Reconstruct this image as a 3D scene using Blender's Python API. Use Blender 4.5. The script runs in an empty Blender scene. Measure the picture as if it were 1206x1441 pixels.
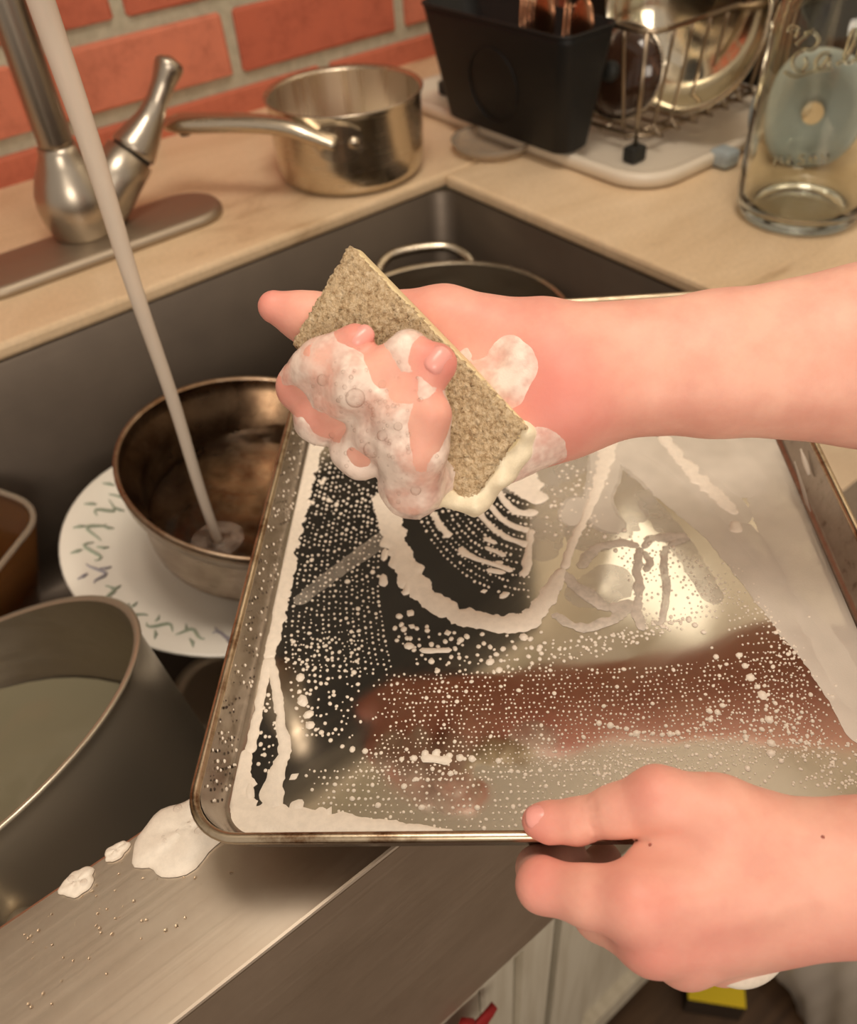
import bpy, bmesh, math, random
import numpy as np
from mathutils import Vector, Matrix

random.seed(7); RNG = np.random.default_rng(7)
SC = bpy.context.scene
COL = SC.collection
# ------------------------------------------------------------------ camera
F, CX, CY = 1204.0, 603.0, 720.5
H = 0.35                                    # camera above the worktop (z = 0)
def cam_basis(yaw, pitch, roll):
    y, p, r = [math.radians(a) for a in (yaw, pitch, roll)]
    fwd = np.array([math.sin(y)*math.cos(p), math.cos(y)*math.cos(p), -math.sin(p)])
    right = np.array([math.cos(y), -math.sin(y), 0.0])
    up = np.cross(right, fwd)
    r2 = math.cos(r)*right + math.sin(r)*up
    u2 = -math.sin(r)*right + math.cos(r)*up
    return r2, u2, fwd
CR, CU, CF = cam_basis(35.63, 43.23, -4.70)
CO = np.array([0.0, 0.0, H])
cam = bpy.data.cameras.new('camera'); camo = bpy.data.objects.new('camera', cam); COL.objects.link(camo)
mw = Matrix.Identity(4)
for i in range(3):
    mw[i][0], mw[i][1], mw[i][2], mw[i][3] = CR[i], CU[i], -CF[i], CO[i]
camo.matrix_world = mw
cam.sensor_width = 36.0; cam.sensor_fit = 'AUTO'; cam.lens = F/1441.0*36.0
cam.clip_start = 0.02; cam.clip_end = 30
cam.dof.use_dof = True; cam.dof.focus_distance = 0.352; cam.dof.aperture_fstop = 9.0
SC.camera = camo
# ------------------------------------------------------------------ light and exposure
SC.view_settings.view_transform = 'Standard'; SC.view_settings.look = 'None'
SC.view_settings.exposure = 0.0; SC.view_settings.gamma = 1.0; SC.view_settings.use_curve_mapping = False
SC.cycles.use_denoising = True
SC.cycles.max_bounces = 10; SC.cycles.glossy_bounces = 6; SC.cycles.transmission_bounces = 10; SC.cycles.transparent_max_bounces = 12
world = bpy.data.worlds.new('room_fill'); SC.world = world; world.use_nodes = True
world.node_tree.nodes['Background'].inputs[0].default_value = (0.66, 0.56, 0.46, 1)
world.node_tree.nodes['Background'].inputs[1].default_value = 0.75
def area(name, loc, target, size, power, color):
    l = bpy.data.lights.new(name, 'AREA'); l.shape = 'SQUARE'; l.size = size; l.energy = power; l.color = color
    o = bpy.data.objects.new(name, l); COL.objects.link(o); o.location = loc
    o.rotation_euler = (Vector(target)-Vector(loc)).to_track_quat('-Z', 'Y').to_euler()
    return o
area('key_light', (0.22, 0.16, 1.44), (0.25, 0.35, 0.0), 0.45, 10.0, (1.0, 0.88, 0.74))
area('accent_light', (1.14, 0.80, 1.12), (0.0, 0.60, 0.6), 0.26, 0.42, (1.0, 0.92, 0.74))  # unseen light added to give the bright patch reflected in the baking sheet
area('room_fill', (-0.50, -1.00, 0.80), (0.9, 0.5, 1.35), 0.70, 13.0, (1.0, 0.87, 0.72))  # fill added behind the camera to lift the ceiling, right wall and cabinet

area('ceiling_fill', (1.00, 0.35, 0.75), (1.0, 0.351, 2.0), 0.40, 5.0, (1.0, 0.91, 0.80))  # added out of view, facing up, to brighten the ceiling the sheet mirrors

# ------------------------------------------------------------------ helpers
def ray(x, y): return CR*((x-CX)/F) - CU*((y-CY)/F) + CF
def P(x, y, d): return CO + ray(x, y)*d                       # a point seen at (x, y), d metres deep
def on_plane(x, y, p0, n):
    d = ray(x, y); return CO + d*(np.dot(np.asarray(p0)-CO, n)/np.dot(d, n))
def onz(x, y, z): return on_plane(x, y, (0, 0, z), np.array([0, 0, 1.0]))
def unit(v): v = np.asarray(v, float); return v/np.linalg.norm(v)
def frame(n, hint=(1, 0, 0)):
    n = unit(n); u = np.asarray(hint, float); u = unit(u-n*np.dot(u, n)); return u, np.cross(n, u), n

def link(name, me, mat, parent=None, smooth=True):
    o = bpy.data.objects.new(name, me); COL.objects.link(o)
    if mat is not None and not me.materials: me.materials.append(mat)
    if smooth and len(me.polygons): me.polygons.foreach_set('use_smooth', [True]*len(me.polygons))
    if parent is not None: o.parent = parent
    return o
def mesh(name, verts, faces, mat, parent=None, smooth=True):
    me = bpy.data.meshes.new(name)
    me.from_pydata([tuple(map(float, v)) for v in verts], [], [tuple(map(int, f)) for f in faces]); me.update()
    return link(name, me, mat, parent, smooth)
def from_bm(name, bm, mat, parent=None, smooth=False):
    bmesh.ops.recalc_face_normals(bm, faces=bm.faces)
    me = bpy.data.meshes.new(name); bm.to_mesh(me); bm.free()
    return link(name, me, mat, parent, smooth)
def tag(o, label=None, cat=None, group=None, kind=None):
    for k, v in (('label', label), ('category', cat), ('group', group), ('kind', kind)):
        if v: o[k] = v
    return o
def thing(name, label, cat, loc=(0, 0, 0), group=None):
    o = bpy.data.objects.new(name, None); COL.objects.link(o); o.location = loc; o.empty_display_size = 0.02
    return tag(o, label, cat, group)
def keep(o, root):                                            # parent without moving (roots are only translated)
    o.parent = root; o.matrix_parent_inverse = Matrix.Translation(root.location).inverted(); return o
class Shape:
    """collects pieces of one mesh"""
    def __init__(s): s.v = []; s.f = []
    def add(s, v, f):
        b = len(s.v); s.v += [tuple(map(float, p)) for p in v]; s.f += [tuple(int(i)+b for i in q) for q in f]; return s
    def tube(s, pts, rad, seg=12, closed=False, caps=True):
        pts = [np.asarray(p, float) for p in pts]; n = len(pts)
        rad = [rad]*n if np.isscalar(rad) else list(rad)
        tang = []
        for i in range(n):
            a = pts[(i-1) % n] if (closed or i > 0) else pts[i]; b = pts[(i+1) % n] if (closed or i < n-1) else pts[i]
            tang.append(unit(b-a))
        u = np.cross(tang[0], [0.3, 0.2, 0.9]); u = unit(u if np.linalg.norm(u) > 1e-3 else np.cross(tang[0], [1, 0, 0]))
        V = []
        for i in range(n):
            u = unit(u-tang[i]*np.dot(u, tang[i])); w = np.cross(tang[i], u)
            for k in range(seg):
                a = 2*math.pi*k/seg; V.append(pts[i]+rad[i]*(math.cos(a)*u+math.sin(a)*w))
        Fc = []
        for i in range(n if closed else n-1):
            j = (i+1) % n
            for k in range(seg): Fc.append((i*seg+k, i*seg+(k+1) % seg, j*seg+(k+1) % seg, j*seg+k))
        if caps and not closed:
            Fc.append(tuple(range(seg))[::-1]); Fc.append(tuple((n-1)*seg+k for k in range(seg)))
        return s.add(V, Fc)
    def lathe(s, prof, seg=48, c=(0, 0, 0), n=(0, 0, 1), cap0=False, cap1=False, hint=(1, 0, 0)):
        u, w, n = frame(n, hint); c = np.asarray(c, float); V = []; Fc = []
        for r, z in prof:
            for k in range(seg):
                a = 2*math.pi*k/seg; V.append(c+r*(math.cos(a)*u+math.sin(a)*w)+z*n)
        for i in range(len(prof)-1):
            for k in range(seg): Fc.append((i*seg+k, i*seg+(k+1) % seg, (i+1)*seg+(k+1) % seg, (i+1)*seg+k))
        if cap0: Fc.append(tuple(range(seg))[::-1])
        if cap1: Fc.append(tuple((len(prof)-1)*seg+k for k in range(seg)))
        return s.add(V, Fc)
    def box(s, lo, hi):
        x0, y0, z0 = lo; x1, y1, z1 = hi
        return s.add([(x0, y0, z0), (x1, y0, z0), (x1, y1, z0), (x0, y1, z0), (x0, y0, z1), (x1, y0, z1), (x1, y1, z1), (x0, y1, z1)],
                     [(0, 3, 2, 1), (4, 5, 6, 7), (0, 1, 5, 4), (1, 2, 6, 5), (2, 3, 7, 6), (3, 0, 4, 7)])
    def rings(s, rr, cap0=True, cap1=True):
        m = len(rr[0]); V = [p for r in rr for p in r]; Fc = []
        for i in range(len(rr)-1):
            for k in range(m): Fc.append((i*m+k, i*m+(k+1) % m, (i+1)*m+(k+1) % m, (i+1)*m+k))
        if cap0: Fc.append(tuple(range(m))[::-1])
        if cap1: Fc.append(tuple((len(rr)-1)*m+k for k in range(m)))
        return s.add(V, Fc)
    def build(s, name, mat, parent=None, smooth=True): return mesh(name, s.v, s.f, mat, parent, smooth)
def bevel_box(name, lo, hi, bev, mat, parent=None, seg=2):
    bm = bmesh.new(); bmesh.ops.create_cube(bm, size=1.0)
    lo, hi = np.array(lo, float), np.array(hi, float)
    for v in bm.verts: v.co = Vector((lo+hi)/2+np.array(v.co)*(hi-lo))
    if bev > 0: bmesh.ops.bevel(bm, geom=list(bm.edges), offset=bev, segments=seg, profile=0.5, affect='EDGES')
    return from_bm(name, bm, mat, parent, False)
def rrect(x0, y0, x1, y1, r, seg=6):
    r = min(r, (x1-x0)/2-1e-4, (y1-y0)/2-1e-4); out = []
    for cx, cy, a0 in ((x1-r, y0+r, -90), (x1-r, y1-r, 0), (x0+r, y1-r, 90), (x0+r, y0+r, 180)):
        for k in range(seg+1):
            a = math.radians(a0+90*k/seg); out.append((cx+r*math.cos(a), cy+r*math.sin(a)))
    return out
def spline(pts, step):                                       # Catmull-Rom through points, resampled evenly
    pts = [np.asarray(p, float) for p in pts]
    if len(pts) == 2: dense = [pts[0]+(pts[1]-pts[0])*t for t in np.linspace(0, 1, 40)]
    else:
        q = [2*pts[0]-pts[1]]+pts+[2*pts[-1]-pts[-2]]; dense = []
        for i in range(1, len(q)-2):
            for t in np.linspace(0, 1, 24, endpoint=False):
                dense.append(0.5*((2*q[i])+(-q[i-1]+q[i+1])*t+(2*q[i-1]-5*q[i]+4*q[i+1]-q[i+2])*t*t+(-q[i-1]+3*q[i]-3*q[i+1]+q[i+2])*t**3))
        dense.append(pts[-1])
    d = np.array(dense); L = np.r_[0, np.cumsum(np.linalg.norm(np.diff(d[:, :3], axis=0), axis=1))]
    n = max(2, int(L[-1]/step)+1); s = np.linspace(0, L[-1], n)
    return np.stack([np.interp(s, L, d[:, k]) for k in range(d.shape[1])], 1)

# ------------------------------------------------------------------ materials
def srgb(r, g, b):
    f = lambda c: (c/255/12.92) if c/255 <= 0.04045 else ((c/255+0.055)/1.055)**2.4
    return (f(r), f(g), f(b), 1.0)
def material(name, color, rough=0.5, metal=0.0, **kw):
    m = bpy.data.materials.new(name); m.use_nodes = True
    b = m.node_tree.nodes['Principled BSDF']
    b.inputs['Base Color'].default_value = color; b.inputs['Roughness'].default_value = rough; b.inputs['Metallic'].default_value = metal
    for k, v in kw.items(): b.inputs[k.replace('_', ' ')].default_value = v
    return m
def nd(m, t, **kw):
    n = m.node_tree.nodes.new(t)
    for k, v in kw.items(): setattr(n, k, v)
    return n
def bsdf(m): return m.node_tree.nodes['Principled BSDF']
def coords(m, scale=(1, 1, 1), rot=(0, 0, 0)):
    tc = nd(m, 'ShaderNodeTexCoord'); mp = nd(m, 'ShaderNodeMapping'); mp.inputs['Scale'].default_value = scale; mp.inputs['Rotation'].default_value = rot
    m.node_tree.links.new(tc.outputs['Object'], mp.inputs[0]); return mp.outputs[0]
def noise(m, vec, scale, detail=4, rough=0.5, dist=0.0):
    n = nd(m, 'ShaderNodeTexNoise'); n.inputs['Scale'].default_value = scale; n.inputs['Detail'].default_value = detail
    n.inputs['Roughness'].default_value = rough; n.inputs['Distortion'].default_value = dist
    m.node_tree.links.new(vec, n.inputs['Vector']); return n.outputs['Fac']
def ramp(m, fac, stops):
    r = nd(m, 'ShaderNodeValToRGB'); e = r.color_ramp.elements
    while len(e) < len(stops): e.new(0.5)
    for el, (p, c) in zip(e, stops): el.position = p; el.color = c
    m.node_tree.links.new(fac, r.inputs[0]); return r.outputs[0]
def g(v): return (v, v, v, 1)
def bump(m, fac, strength, dist=0.001):
    b = nd(m, 'ShaderNodeBump'); b.inputs['Strength'].default_value = strength; b.inputs['Distance'].default_value = dist
    m.node_tree.links.new(fac, b.inputs['Height']); m.node_tree.links.new(b.outputs[0], bsdf(m).inputs['Normal']); return b
def lk(m, a, b): m.node_tree.links.new(a, b)

def steel(name, color, rough, scale=(1, 1, 1), streak=(4, 400, 400), var=0.12, spots=None, bmp=0.05):
    m = material(name, color, rough, 1.0)
    v = coords(m, streak); n = noise(m, v, 1.0, 3, 0.6)
    lk(m, ramp(m, n, [(0.3, g(max(0.02, rough-var))), (0.7, g(rough+var))]), bsdf(m).inputs['Roughness'])
    if bmp: bump(m, n, bmp, 0.0004)
    if spots:
        n2 = noise(m, coords(m), spots[0], 6, 0.65)
        lk(m, ramp(m, n2, [(spots[1], spots[3]), (spots[2], color)]), bsdf(m).inputs['Base Color'])
    return m
M = {}
M['rim_steel'] = steel('brushed_rim_steel', srgb(214, 200, 182), 0.37, streak=(5, 420, 60), var=0.03, spots=(9, 0.3, 0.66, srgb(196, 176, 156)), bmp=0.012)
M['apron_steel'] = steel('apron_steel', srgb(206, 188, 168), 0.42, streak=(5, 60, 300), var=0.04, spots=(10, 0.32, 0.68, srgb(182, 164, 144)), bmp=0.01); bsdf(M['apron_steel']).inputs['Metallic'].default_value = 0.8
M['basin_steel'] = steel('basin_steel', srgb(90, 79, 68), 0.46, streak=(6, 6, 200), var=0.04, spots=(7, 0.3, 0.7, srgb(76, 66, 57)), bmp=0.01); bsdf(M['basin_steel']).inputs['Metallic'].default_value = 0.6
M['pan_steel'] = steel('saucepan_steel', srgb(205, 192, 172), 0.24, streak=(30, 30, 300), var=0.05, bmp=0.02)
M['pot_steel'] = steel('stock_pot_steel', srgb(196, 184, 164), 0.34, streak=(20, 20, 300), var=0.03, bmp=0.008); bsdf(M['pot_steel']).inputs['Metallic'].default_value = 0.75
M['pot_inside'] = steel('pot_inside_steel', srgb(165, 154, 138), 0.45, streak=(30, 30, 200), var=0.05, bmp=0.01)
M['pan_inside'] = steel('saucepan_inside', srgb(226, 216, 200), 0.30, streak=(90, 90, 3), var=0.08, bmp=0.06)
M['old_pan_inside'] = steel('stained_pan_inside', srgb(150, 124, 98), 0.34, streak=(20, 20, 20), spots=(22, 0.36, 0.64, srgb(88, 64, 46)))
M['old_pan_rim'] = steel('stained_pan_rim', srgb(172, 150, 128), 0.36, streak=(20, 20, 60), spots=(40, 0.35, 0.6, srgb(128, 98, 74)))
M['old_pan_side'] = steel('old_pan_side', srgb(178, 162, 146), 0.36, streak=(20, 20, 120), spots=(30, 0.3, 0.6, srgb(150, 132, 116)))
M['nickel'] = steel('brushed_nickel', srgb(184, 174, 160), 0.31, streak=(60, 60, 500), var=0.015, bmp=0)
M['nickel_pipe'] = steel('nickel_spout', srgb(158, 148, 136), 0.30, streak=(300, 300, 4), var=0.03, bmp=0.01)
M['bowl_steel'] = steel('mixing_bowl_steel', srgb(225, 216, 196), 0.14, streak=(20, 20, 20), var=0.05)
M['wire'] = material('rack_wire', srgb(158, 142, 122), 0.3, 1.0)
M['black_gap'] = material('dark_gap', srgb(18, 15, 13), 0.8)
M['black_plastic'] = material('black_plastic', srgb(17, 16, 16), 0.5, 0, Specular_IOR_Level=0.3)
bump(M['black_plastic'], noise(M['black_plastic'], coords(M['black_plastic']), 900, 2), 0.15, 0.0004)
M['rubber'] = material('black_rubber', srgb(24, 24, 20), 0.6)
M['white_plastic'] = material('white_plastic', srgb(218, 206, 188), 0.35)
# baking sheet
m = M['tray_floor'] = material('baking_sheet_steel', srgb(194, 185, 172), 0.10, 1.0)
lk(m, ramp(m, noise(m, coords(m, (3, 60, 10), (0, 0, 0.5)), 1.0, 3), [(0.3, g(0.05)), (0.7, g(0.13))]), bsdf(m).inputs['Roughness'])
m = M['tray_wall'] = material('baking_sheet_wall', srgb(190, 176, 156), 0.25, 1.0)
lk(m, ramp(m, noise(m, coords(m), 130, 5, 0.7), [(0.30, srgb(134, 122, 110)), (0.42, srgb(166, 157, 147)), (0.8, srgb(184, 176, 167))]), bsdf(m).inputs['Base Color'])
m = M['tray_rim'] = material('baking_sheet_rolled_rim', srgb(190, 174, 150), 0.28, 1.0)
lk(m, ramp(m, noise(m, coords(m), 34, 6, 0.75), [(0.36, srgb(120, 88, 62)), (0.52, srgb(196, 178, 152)), (0.8, srgb(216, 202, 180))]), bsdf(m).inputs['Base Color'])
# worktop
m = M['worktop'] = material('beige_stone_worktop', srgb(208, 178, 140), 0.32)
n1 = noise(m, coords(m, (2.6, 6, 4)), 1.7, 7, 0.66, 1.2)
c1 = ramp(m, n1, [(0.24, srgb(176, 142, 106)), (0.40, srgb(218, 190, 154)), (0.62, srgb(230, 204, 170)), (0.82, srgb(214, 184, 148))])
n2 = noise(m, coords(m), 260, 3)
mx = nd(m, 'ShaderNodeMixRGB', blend_type='MULTIPLY'); mx.inputs[0].default_value = 0.25
lk(m, c1, mx.inputs[1]); lk(m, ramp(m, n2, [(0.3, g(0.6)), (0.6, g(1.0))]), mx.inputs[2]); lk(m, mx.outputs[0], bsdf(m).inputs['Base Color'])
# brick and mortar
m = M['brick'] = material('red_brick', srgb(186, 92, 60), 0.85)
oi = nd(m, 'ShaderNodeObjectInfo')
cb = ramp(m, oi.outputs['Random'], [(0.0, srgb(182, 96, 72)), (0.5, srgb(195, 110, 84)), (1.0, srgb(204, 124, 98))])
nb = noise(m, coords(m), 28, 7, 0.7)
mx = nd(m, 'ShaderNodeMixRGB', blend_type='MULTIPLY'); mx.inputs[0].default_value = 0.8
lk(m, cb, mx.inputs[1]); lk(m, ramp(m, nb, [(0.3, (0.62, 0.56, 0.52, 1)), (0.5, g(1.0)), (0.75, (1.15, 1.12, 1.05, 1))]), mx.inputs[2]); lk(m, mx.outputs[0], bsdf(m).inputs['Base Color'])
bump(m, noise(m, coords(m), 120, 6, 0.7), 0.35, 0.002)
m = M['mortar'] = material('grey_mortar', srgb(150, 138, 112), 0.95)
lk(m, ramp(m, noise(m, coords(m), 90, 6, 0.7), [(0.3, srgb(164, 158, 138)), (0.7, srgb(192, 186, 164))]), bsdf(m).inputs['Base Color'])
bump(m, noise(m, coords(m), 300, 4), 0.6, 0.002)
M['paint'] = material('cream_wall_paint', srgb(206, 196, 178), 0.7)
M['ceiling'] = material('ceiling_paint', srgb(224, 218, 208), 0.8)
M['night_glass'] = material('dark_window_blind', srgb(16, 13, 11), 0.75)
m = M['floor'] = material('brown_floor', srgb(92, 68, 46), 0.45)
lk(m, ramp(m, noise(m, coords(m, (3, 30, 3)), 2.0, 5), [(0.3, srgb(70, 50, 34)), (0.7, srgb(104, 78, 54))]), bsdf(m).inputs['Base Color'])
m = M['cabinet'] = material('white_cabinet_paint', srgb(206, 198, 180), 0.4)
lk(m, ramp(m, noise(m, coords(m, (40, 3, 3)), 2.0, 4), [(0.3, srgb(190, 180, 160)), (0.6, srgb(210, 202, 184))]), bsdf(m).inputs['Base Color'])
# skin
m = M['skin'] = material('skin', srgb(230, 165, 140), 0.50, 0, Specular_IOR_Level=0.35)
at_ = nd(m, 'ShaderNodeAttribute', attribute_name='tone')
ns = noise(m, coords(m), 40, 5, 0.6)
sk = nd(m, 'ShaderNodeMixRGB'); lk(m, at_.outputs['Fac'], sk.inputs[0])
lk(m, ramp(m, ns, [(0.35, srgb(226, 164, 146)), (0.62, srgb(238, 183, 163))]), sk.inputs[1]); sk.inputs[2].default_value = srgb(222, 126, 118)
lk(m, sk.outputs[0], bsdf(m).inputs['Base Color'])
bsdf(m).inputs['Subsurface Weight'].default_value = 0.25; bsdf(m).inputs['Subsurface Radius'].default_value = (1.0, 0.35, 0.2); bsdf(m).inputs['Subsurface Scale'].default_value = 0.004
bump(m, noise(m, coords(m), 420, 5, 0.6), 0.16, 0.0006)
M['mole'] = material('mole', srgb(150, 84, 70), 0.6)
M['nail'] = material('fingernail', srgb(236, 164, 154), 0.3)
# suds
def suds(name, color, alpha, nscale, lo):
    m = material(name, color, 0.45)
    n = noise(m, coords(m), nscale, 3, 0.6)
    tr = nd(m, 'ShaderNodeBsdfTransparent'); mixs = nd(m, 'ShaderNodeMixShader'); out = m.node_tree.nodes['Material Output']
    lk(m, ramp(m, n, [(0.35, g(lo)), (0.6, g(alpha))]), mixs.inputs[0])
    lk(m, tr.outputs[0], mixs.inputs[1]); lk(m, bsdf(m).outputs[0], mixs.inputs[2]); lk(m, mixs.outputs[0], out.inputs[0])
    bump(m, noise(m, coords(m), 1400, 3), 0.25, 0.0006)
    return m
M['foam'] = suds('white_foam', srgb(238, 226, 210), 1.0, 300, 0.92)
M['film'] = suds('thin_soap_film', srgb(230, 220, 206), 0.84, 14, 0.56)
M['strand'] = suds('soap_strand', srgb(222, 210, 196), 0.85, 120, 0.5)
M['haze'] = suds('soap_haze', srgb(206, 196, 182), 0.42, 40, 0.16)
M['hand_foam'] = suds('suds_on_skin', srgb(252, 232, 218), 0.88, 75, 0.30)
M['cream_foam'] = suds('cream_foam', srgb(240, 226, 196), 1.0, 220, 0.9)
m = M['bubble'] = material('bubble_skin', srgb(168, 132, 114), 0.04)
lw = nd(m, 'ShaderNodeLayerWeight'); lw.inputs['Blend'].default_value = 0.35
lk(m, ramp(m, lw.outputs['Facing'], [(0.25, g(0.06)), (0.75, g(0.55))]), bsdf(m).inputs['Alpha'])
m = M['scour'] = material('scouring_pad', srgb(186, 162, 120), 0.9)
lk(m, ramp(m, noise(m, coords(m), 480, 4, 0.75), [(0.32, srgb(160, 128, 90)), (0.5, srgb(214, 187, 148)), (0.7, srgb(238, 216, 182))]), bsdf(m).inputs['Base Color'])
bump(m, noise(m, coords(m), 700, 4, 0.7), 0.9, 0.002)
M['sponge_body'] = material('cream_sponge', srgb(226, 206, 162), 0.85)
bump(M['sponge_body'], noise(M['sponge_body'], coords(M['sponge_body']), 500, 4), 0.6, 0.001)
# china, glass, water
m = M['china'] = material('white_china', srgb(248, 242, 230), 0.22)
M['plate_nickel'] = steel('base_plate_nickel', srgb(172, 158, 140), 0.52, streak=(5, 300, 60), var=0.03, bmp=0.01)
M['decor'] = material('green_plate_print', srgb(158, 168, 148), 0.3)
M['decor_blue'] = material('violet_plate_print', srgb(158, 152, 160), 0.3)
m = M['glass'] = material('clear_glass', srgb(247, 247, 236), 0.02, 0, Transmission_Weight=1.0, IOR=1.45)
m = M['amber_glass'] = material('amber_plastic', srgb(160, 106, 60), 0.12, 0, Transmission_Weight=0.75, IOR=1.3)
m = M['clear_plastic'] = material('clear_plastic', srgb(222, 206, 184), 0.25, 0, Transmission_Weight=0.7, IOR=1.2)
m = M['water'] = material('water', srgb(236, 226, 212), 0.04, 0, Transmission_Weight=1.0, IOR=1.33)
m = M['pot_water'] = material('cloudy_dish_water', srgb(158, 150, 124), 0.06, 0, Transmission_Weight=0.35, IOR=1.33)
m = M['stream'] = material('aerated_water', srgb(236, 222, 206), 0.25, 0, Transmission_Weight=0.3, IOR=1.2)
m = M['ripple'] = suds('stirred_water', srgb(190, 170, 154), 0.34, 90, 0.0)
M['blue_grey'] = material('blue_grey_plastic', srgb(158, 168, 172), 0.4)
M['red'] = material('red_felt', srgb(150, 22, 24), 0.7)
M['yellow'] = material('yellow_card', srgb(236, 206, 26), 0.5)
M['dark_card'] = material('dark_card', srgb(50, 38, 26), 0.6)
m = M['bag'] = material('grey_plastic_bag', srgb(200, 190, 178), 0.3, 0, Transmission_Weight=0.15)
M['dark_lid'] = material('smoked_glass_lid', srgb(66, 44, 32), 0.08, 0, Transmission_Weight=0.3)
M['copper'] = steel('cutlery_metal', srgb(176, 128, 98), 0.25, streak=(30, 30, 30), var=0.05)
M['speck'] = material('burnt_speck', srgb(62, 46, 34), 0.7)

# ------------------------------------------------------------------ room
WY, WX, FZ, CZ = 1.008, 1.16, -0.91, 1.50
wall = bevel_box('wall_back', (-1.2, WY+0.006, FZ), (1.3, WY+0.12, CZ), 0, M['mortar']); tag(wall, kind='structure')
BL, BH, GX, GZ = 0.227, 0.0665, 0.0165, 0.0160
bricks = []
for v in range(3):
    bm = bmesh.new(); bmesh.ops.create_cube(bm, size=1.0)
    for q in bm.verts: q.co = Vector((q.co.x*BL, q.co.y*0.02, q.co.z*BH))
    bmesh.ops.bevel(bm, geom=list(bm.edges), offset=0.003, segments=1, affect='EDGES')
    r = random.Random(v+3)
    for q in bm.verts: q.co += Vector((r.uniform(-.0012, .0012), r.uniform(-.001, .001), r.uniform(-.0012, .0012)))
    me = bpy.data.meshes.new('brick'); bm.to_mesh(me); bm.free(); me.materials.append(M['brick']); bricks.append(me)
for row in range(-1, 5):
    off = 0.508 if row % 2 == 0 else 0.508-0.1235
    for k in range(-4, 3):
        x0 = off+k*(BL+GX)
        if x0 > 1.12: continue
        o = bpy.data.objects.new('brick', bricks[(row*3+k) % 3]); COL.objects.link(o)
        o.location = (x0+BL/2, WY+0.0105+random.uniform(-.0015, .0015), 0.0445+row*(BH+GZ)+BH/2); o.parent = wall
wr = bevel_box('wall_right', (WX, -0.6, FZ), (WX+0.1, WY+0.006, CZ), 0, M['paint']); tag(wr, kind='structure')
up = bevel_box('trim_1', (-1.2, WY-0.012, 0.455), (WX, WY+0.006, 0.475), 0.003, M['paint']); tag(up, kind='structure')
pw = bevel_box('wall_upper', (0.97, WY-0.004, 0.475), (WX, WY+0.006, CZ), 0, M['paint']); tag(pw, kind='structure')
wf = Shape().box((-0.55, WY-0.03, 0.475), (-0.50, WY+0.006, 1.36)).box((0.92, WY-0.03, 0.475), (0.97, WY+0.006, 1.36)).box((-0.50, WY-0.03, 0.475), (0.92, WY+0.006, 0.52)).box((-0.50, WY-0.03, 1.31), (0.92, WY+0.006, 1.36)).build('window_1', M['paint'], None, False)
tag(wf, kind='structure')
bevel_box('pane', (-0.50, WY-0.010, 0.52), (0.92, WY-0.004, 1.31), 0, M['night_glass'], wf)
fl = bevel_box('floor', (-1.6, -1.6, FZ-0.05), (1.6, WY+0.12, FZ), 0, M['floor']); tag(fl, kind='structure')
ce = bevel_box('ceiling', (-0.3, -0.2, CZ), (WX+0.1, WY+0.12, CZ+0.05), 0, M['ceiling']); tag(ce, kind='structure')

# ------------------------------------------------------------------ worktops, sink, cabinets
SY, SX, SF, SO, SZ = 0.685, 0.545, 0.230, 0.151, -0.245       # basin back, right, front; rim's outer edge; basin floor
wt = bevel_box('worktop', (-0.9, SY, -0.014), (WX, WY+0.006, 0.0), 0.004, M['worktop'])
tag(wt, 'beige mottled stone worktop along the brick wall behind the sink, holding the faucet', 'worktop')
bm = bmesh.new()
w2 = bevel_box('worktop', (SX, 0.16, -0.014), (WX, SY-0.0012, 0.0), 0.004, M['worktop'])
tag(w2, 'beige stone worktop on the right side of the sink, under the glass jar and drainer', 'worktop')
sink = thing('farmhouse_sink', 'stainless steel apron front sink with a dark basin and a broad flat front rim', 'sink', (0.15, 0.4, -0.03))
XL = -0.42
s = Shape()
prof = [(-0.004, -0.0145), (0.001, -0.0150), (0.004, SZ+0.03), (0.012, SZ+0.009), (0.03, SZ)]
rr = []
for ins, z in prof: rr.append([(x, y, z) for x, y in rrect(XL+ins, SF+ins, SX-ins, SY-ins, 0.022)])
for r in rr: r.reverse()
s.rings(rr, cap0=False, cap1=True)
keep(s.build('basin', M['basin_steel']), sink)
dr = Shape().lathe([(0.001, 0.002), (0.03, 0.002), (0.042, 0.004), (0.044, 0.0)], 32, (0.10, 0.46, SZ+0.0005)).build('drain', M['pot_steel']); keep(dr, sink)
rim = bevel_box('rim', (XL-0.02, SO, -0.004), (SX-0.0005, SF, 0.0), 0.0015, M['rim_steel']); keep(rim, sink)
apron = bevel_box('apron', (XL-0.02, SO+0.0005, -0.257), (SX-0.0005, SF-0.001, -0.0035), 0, M['apron_steel']); keep(apron, sink)
# suds and drips on the rim come later

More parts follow.
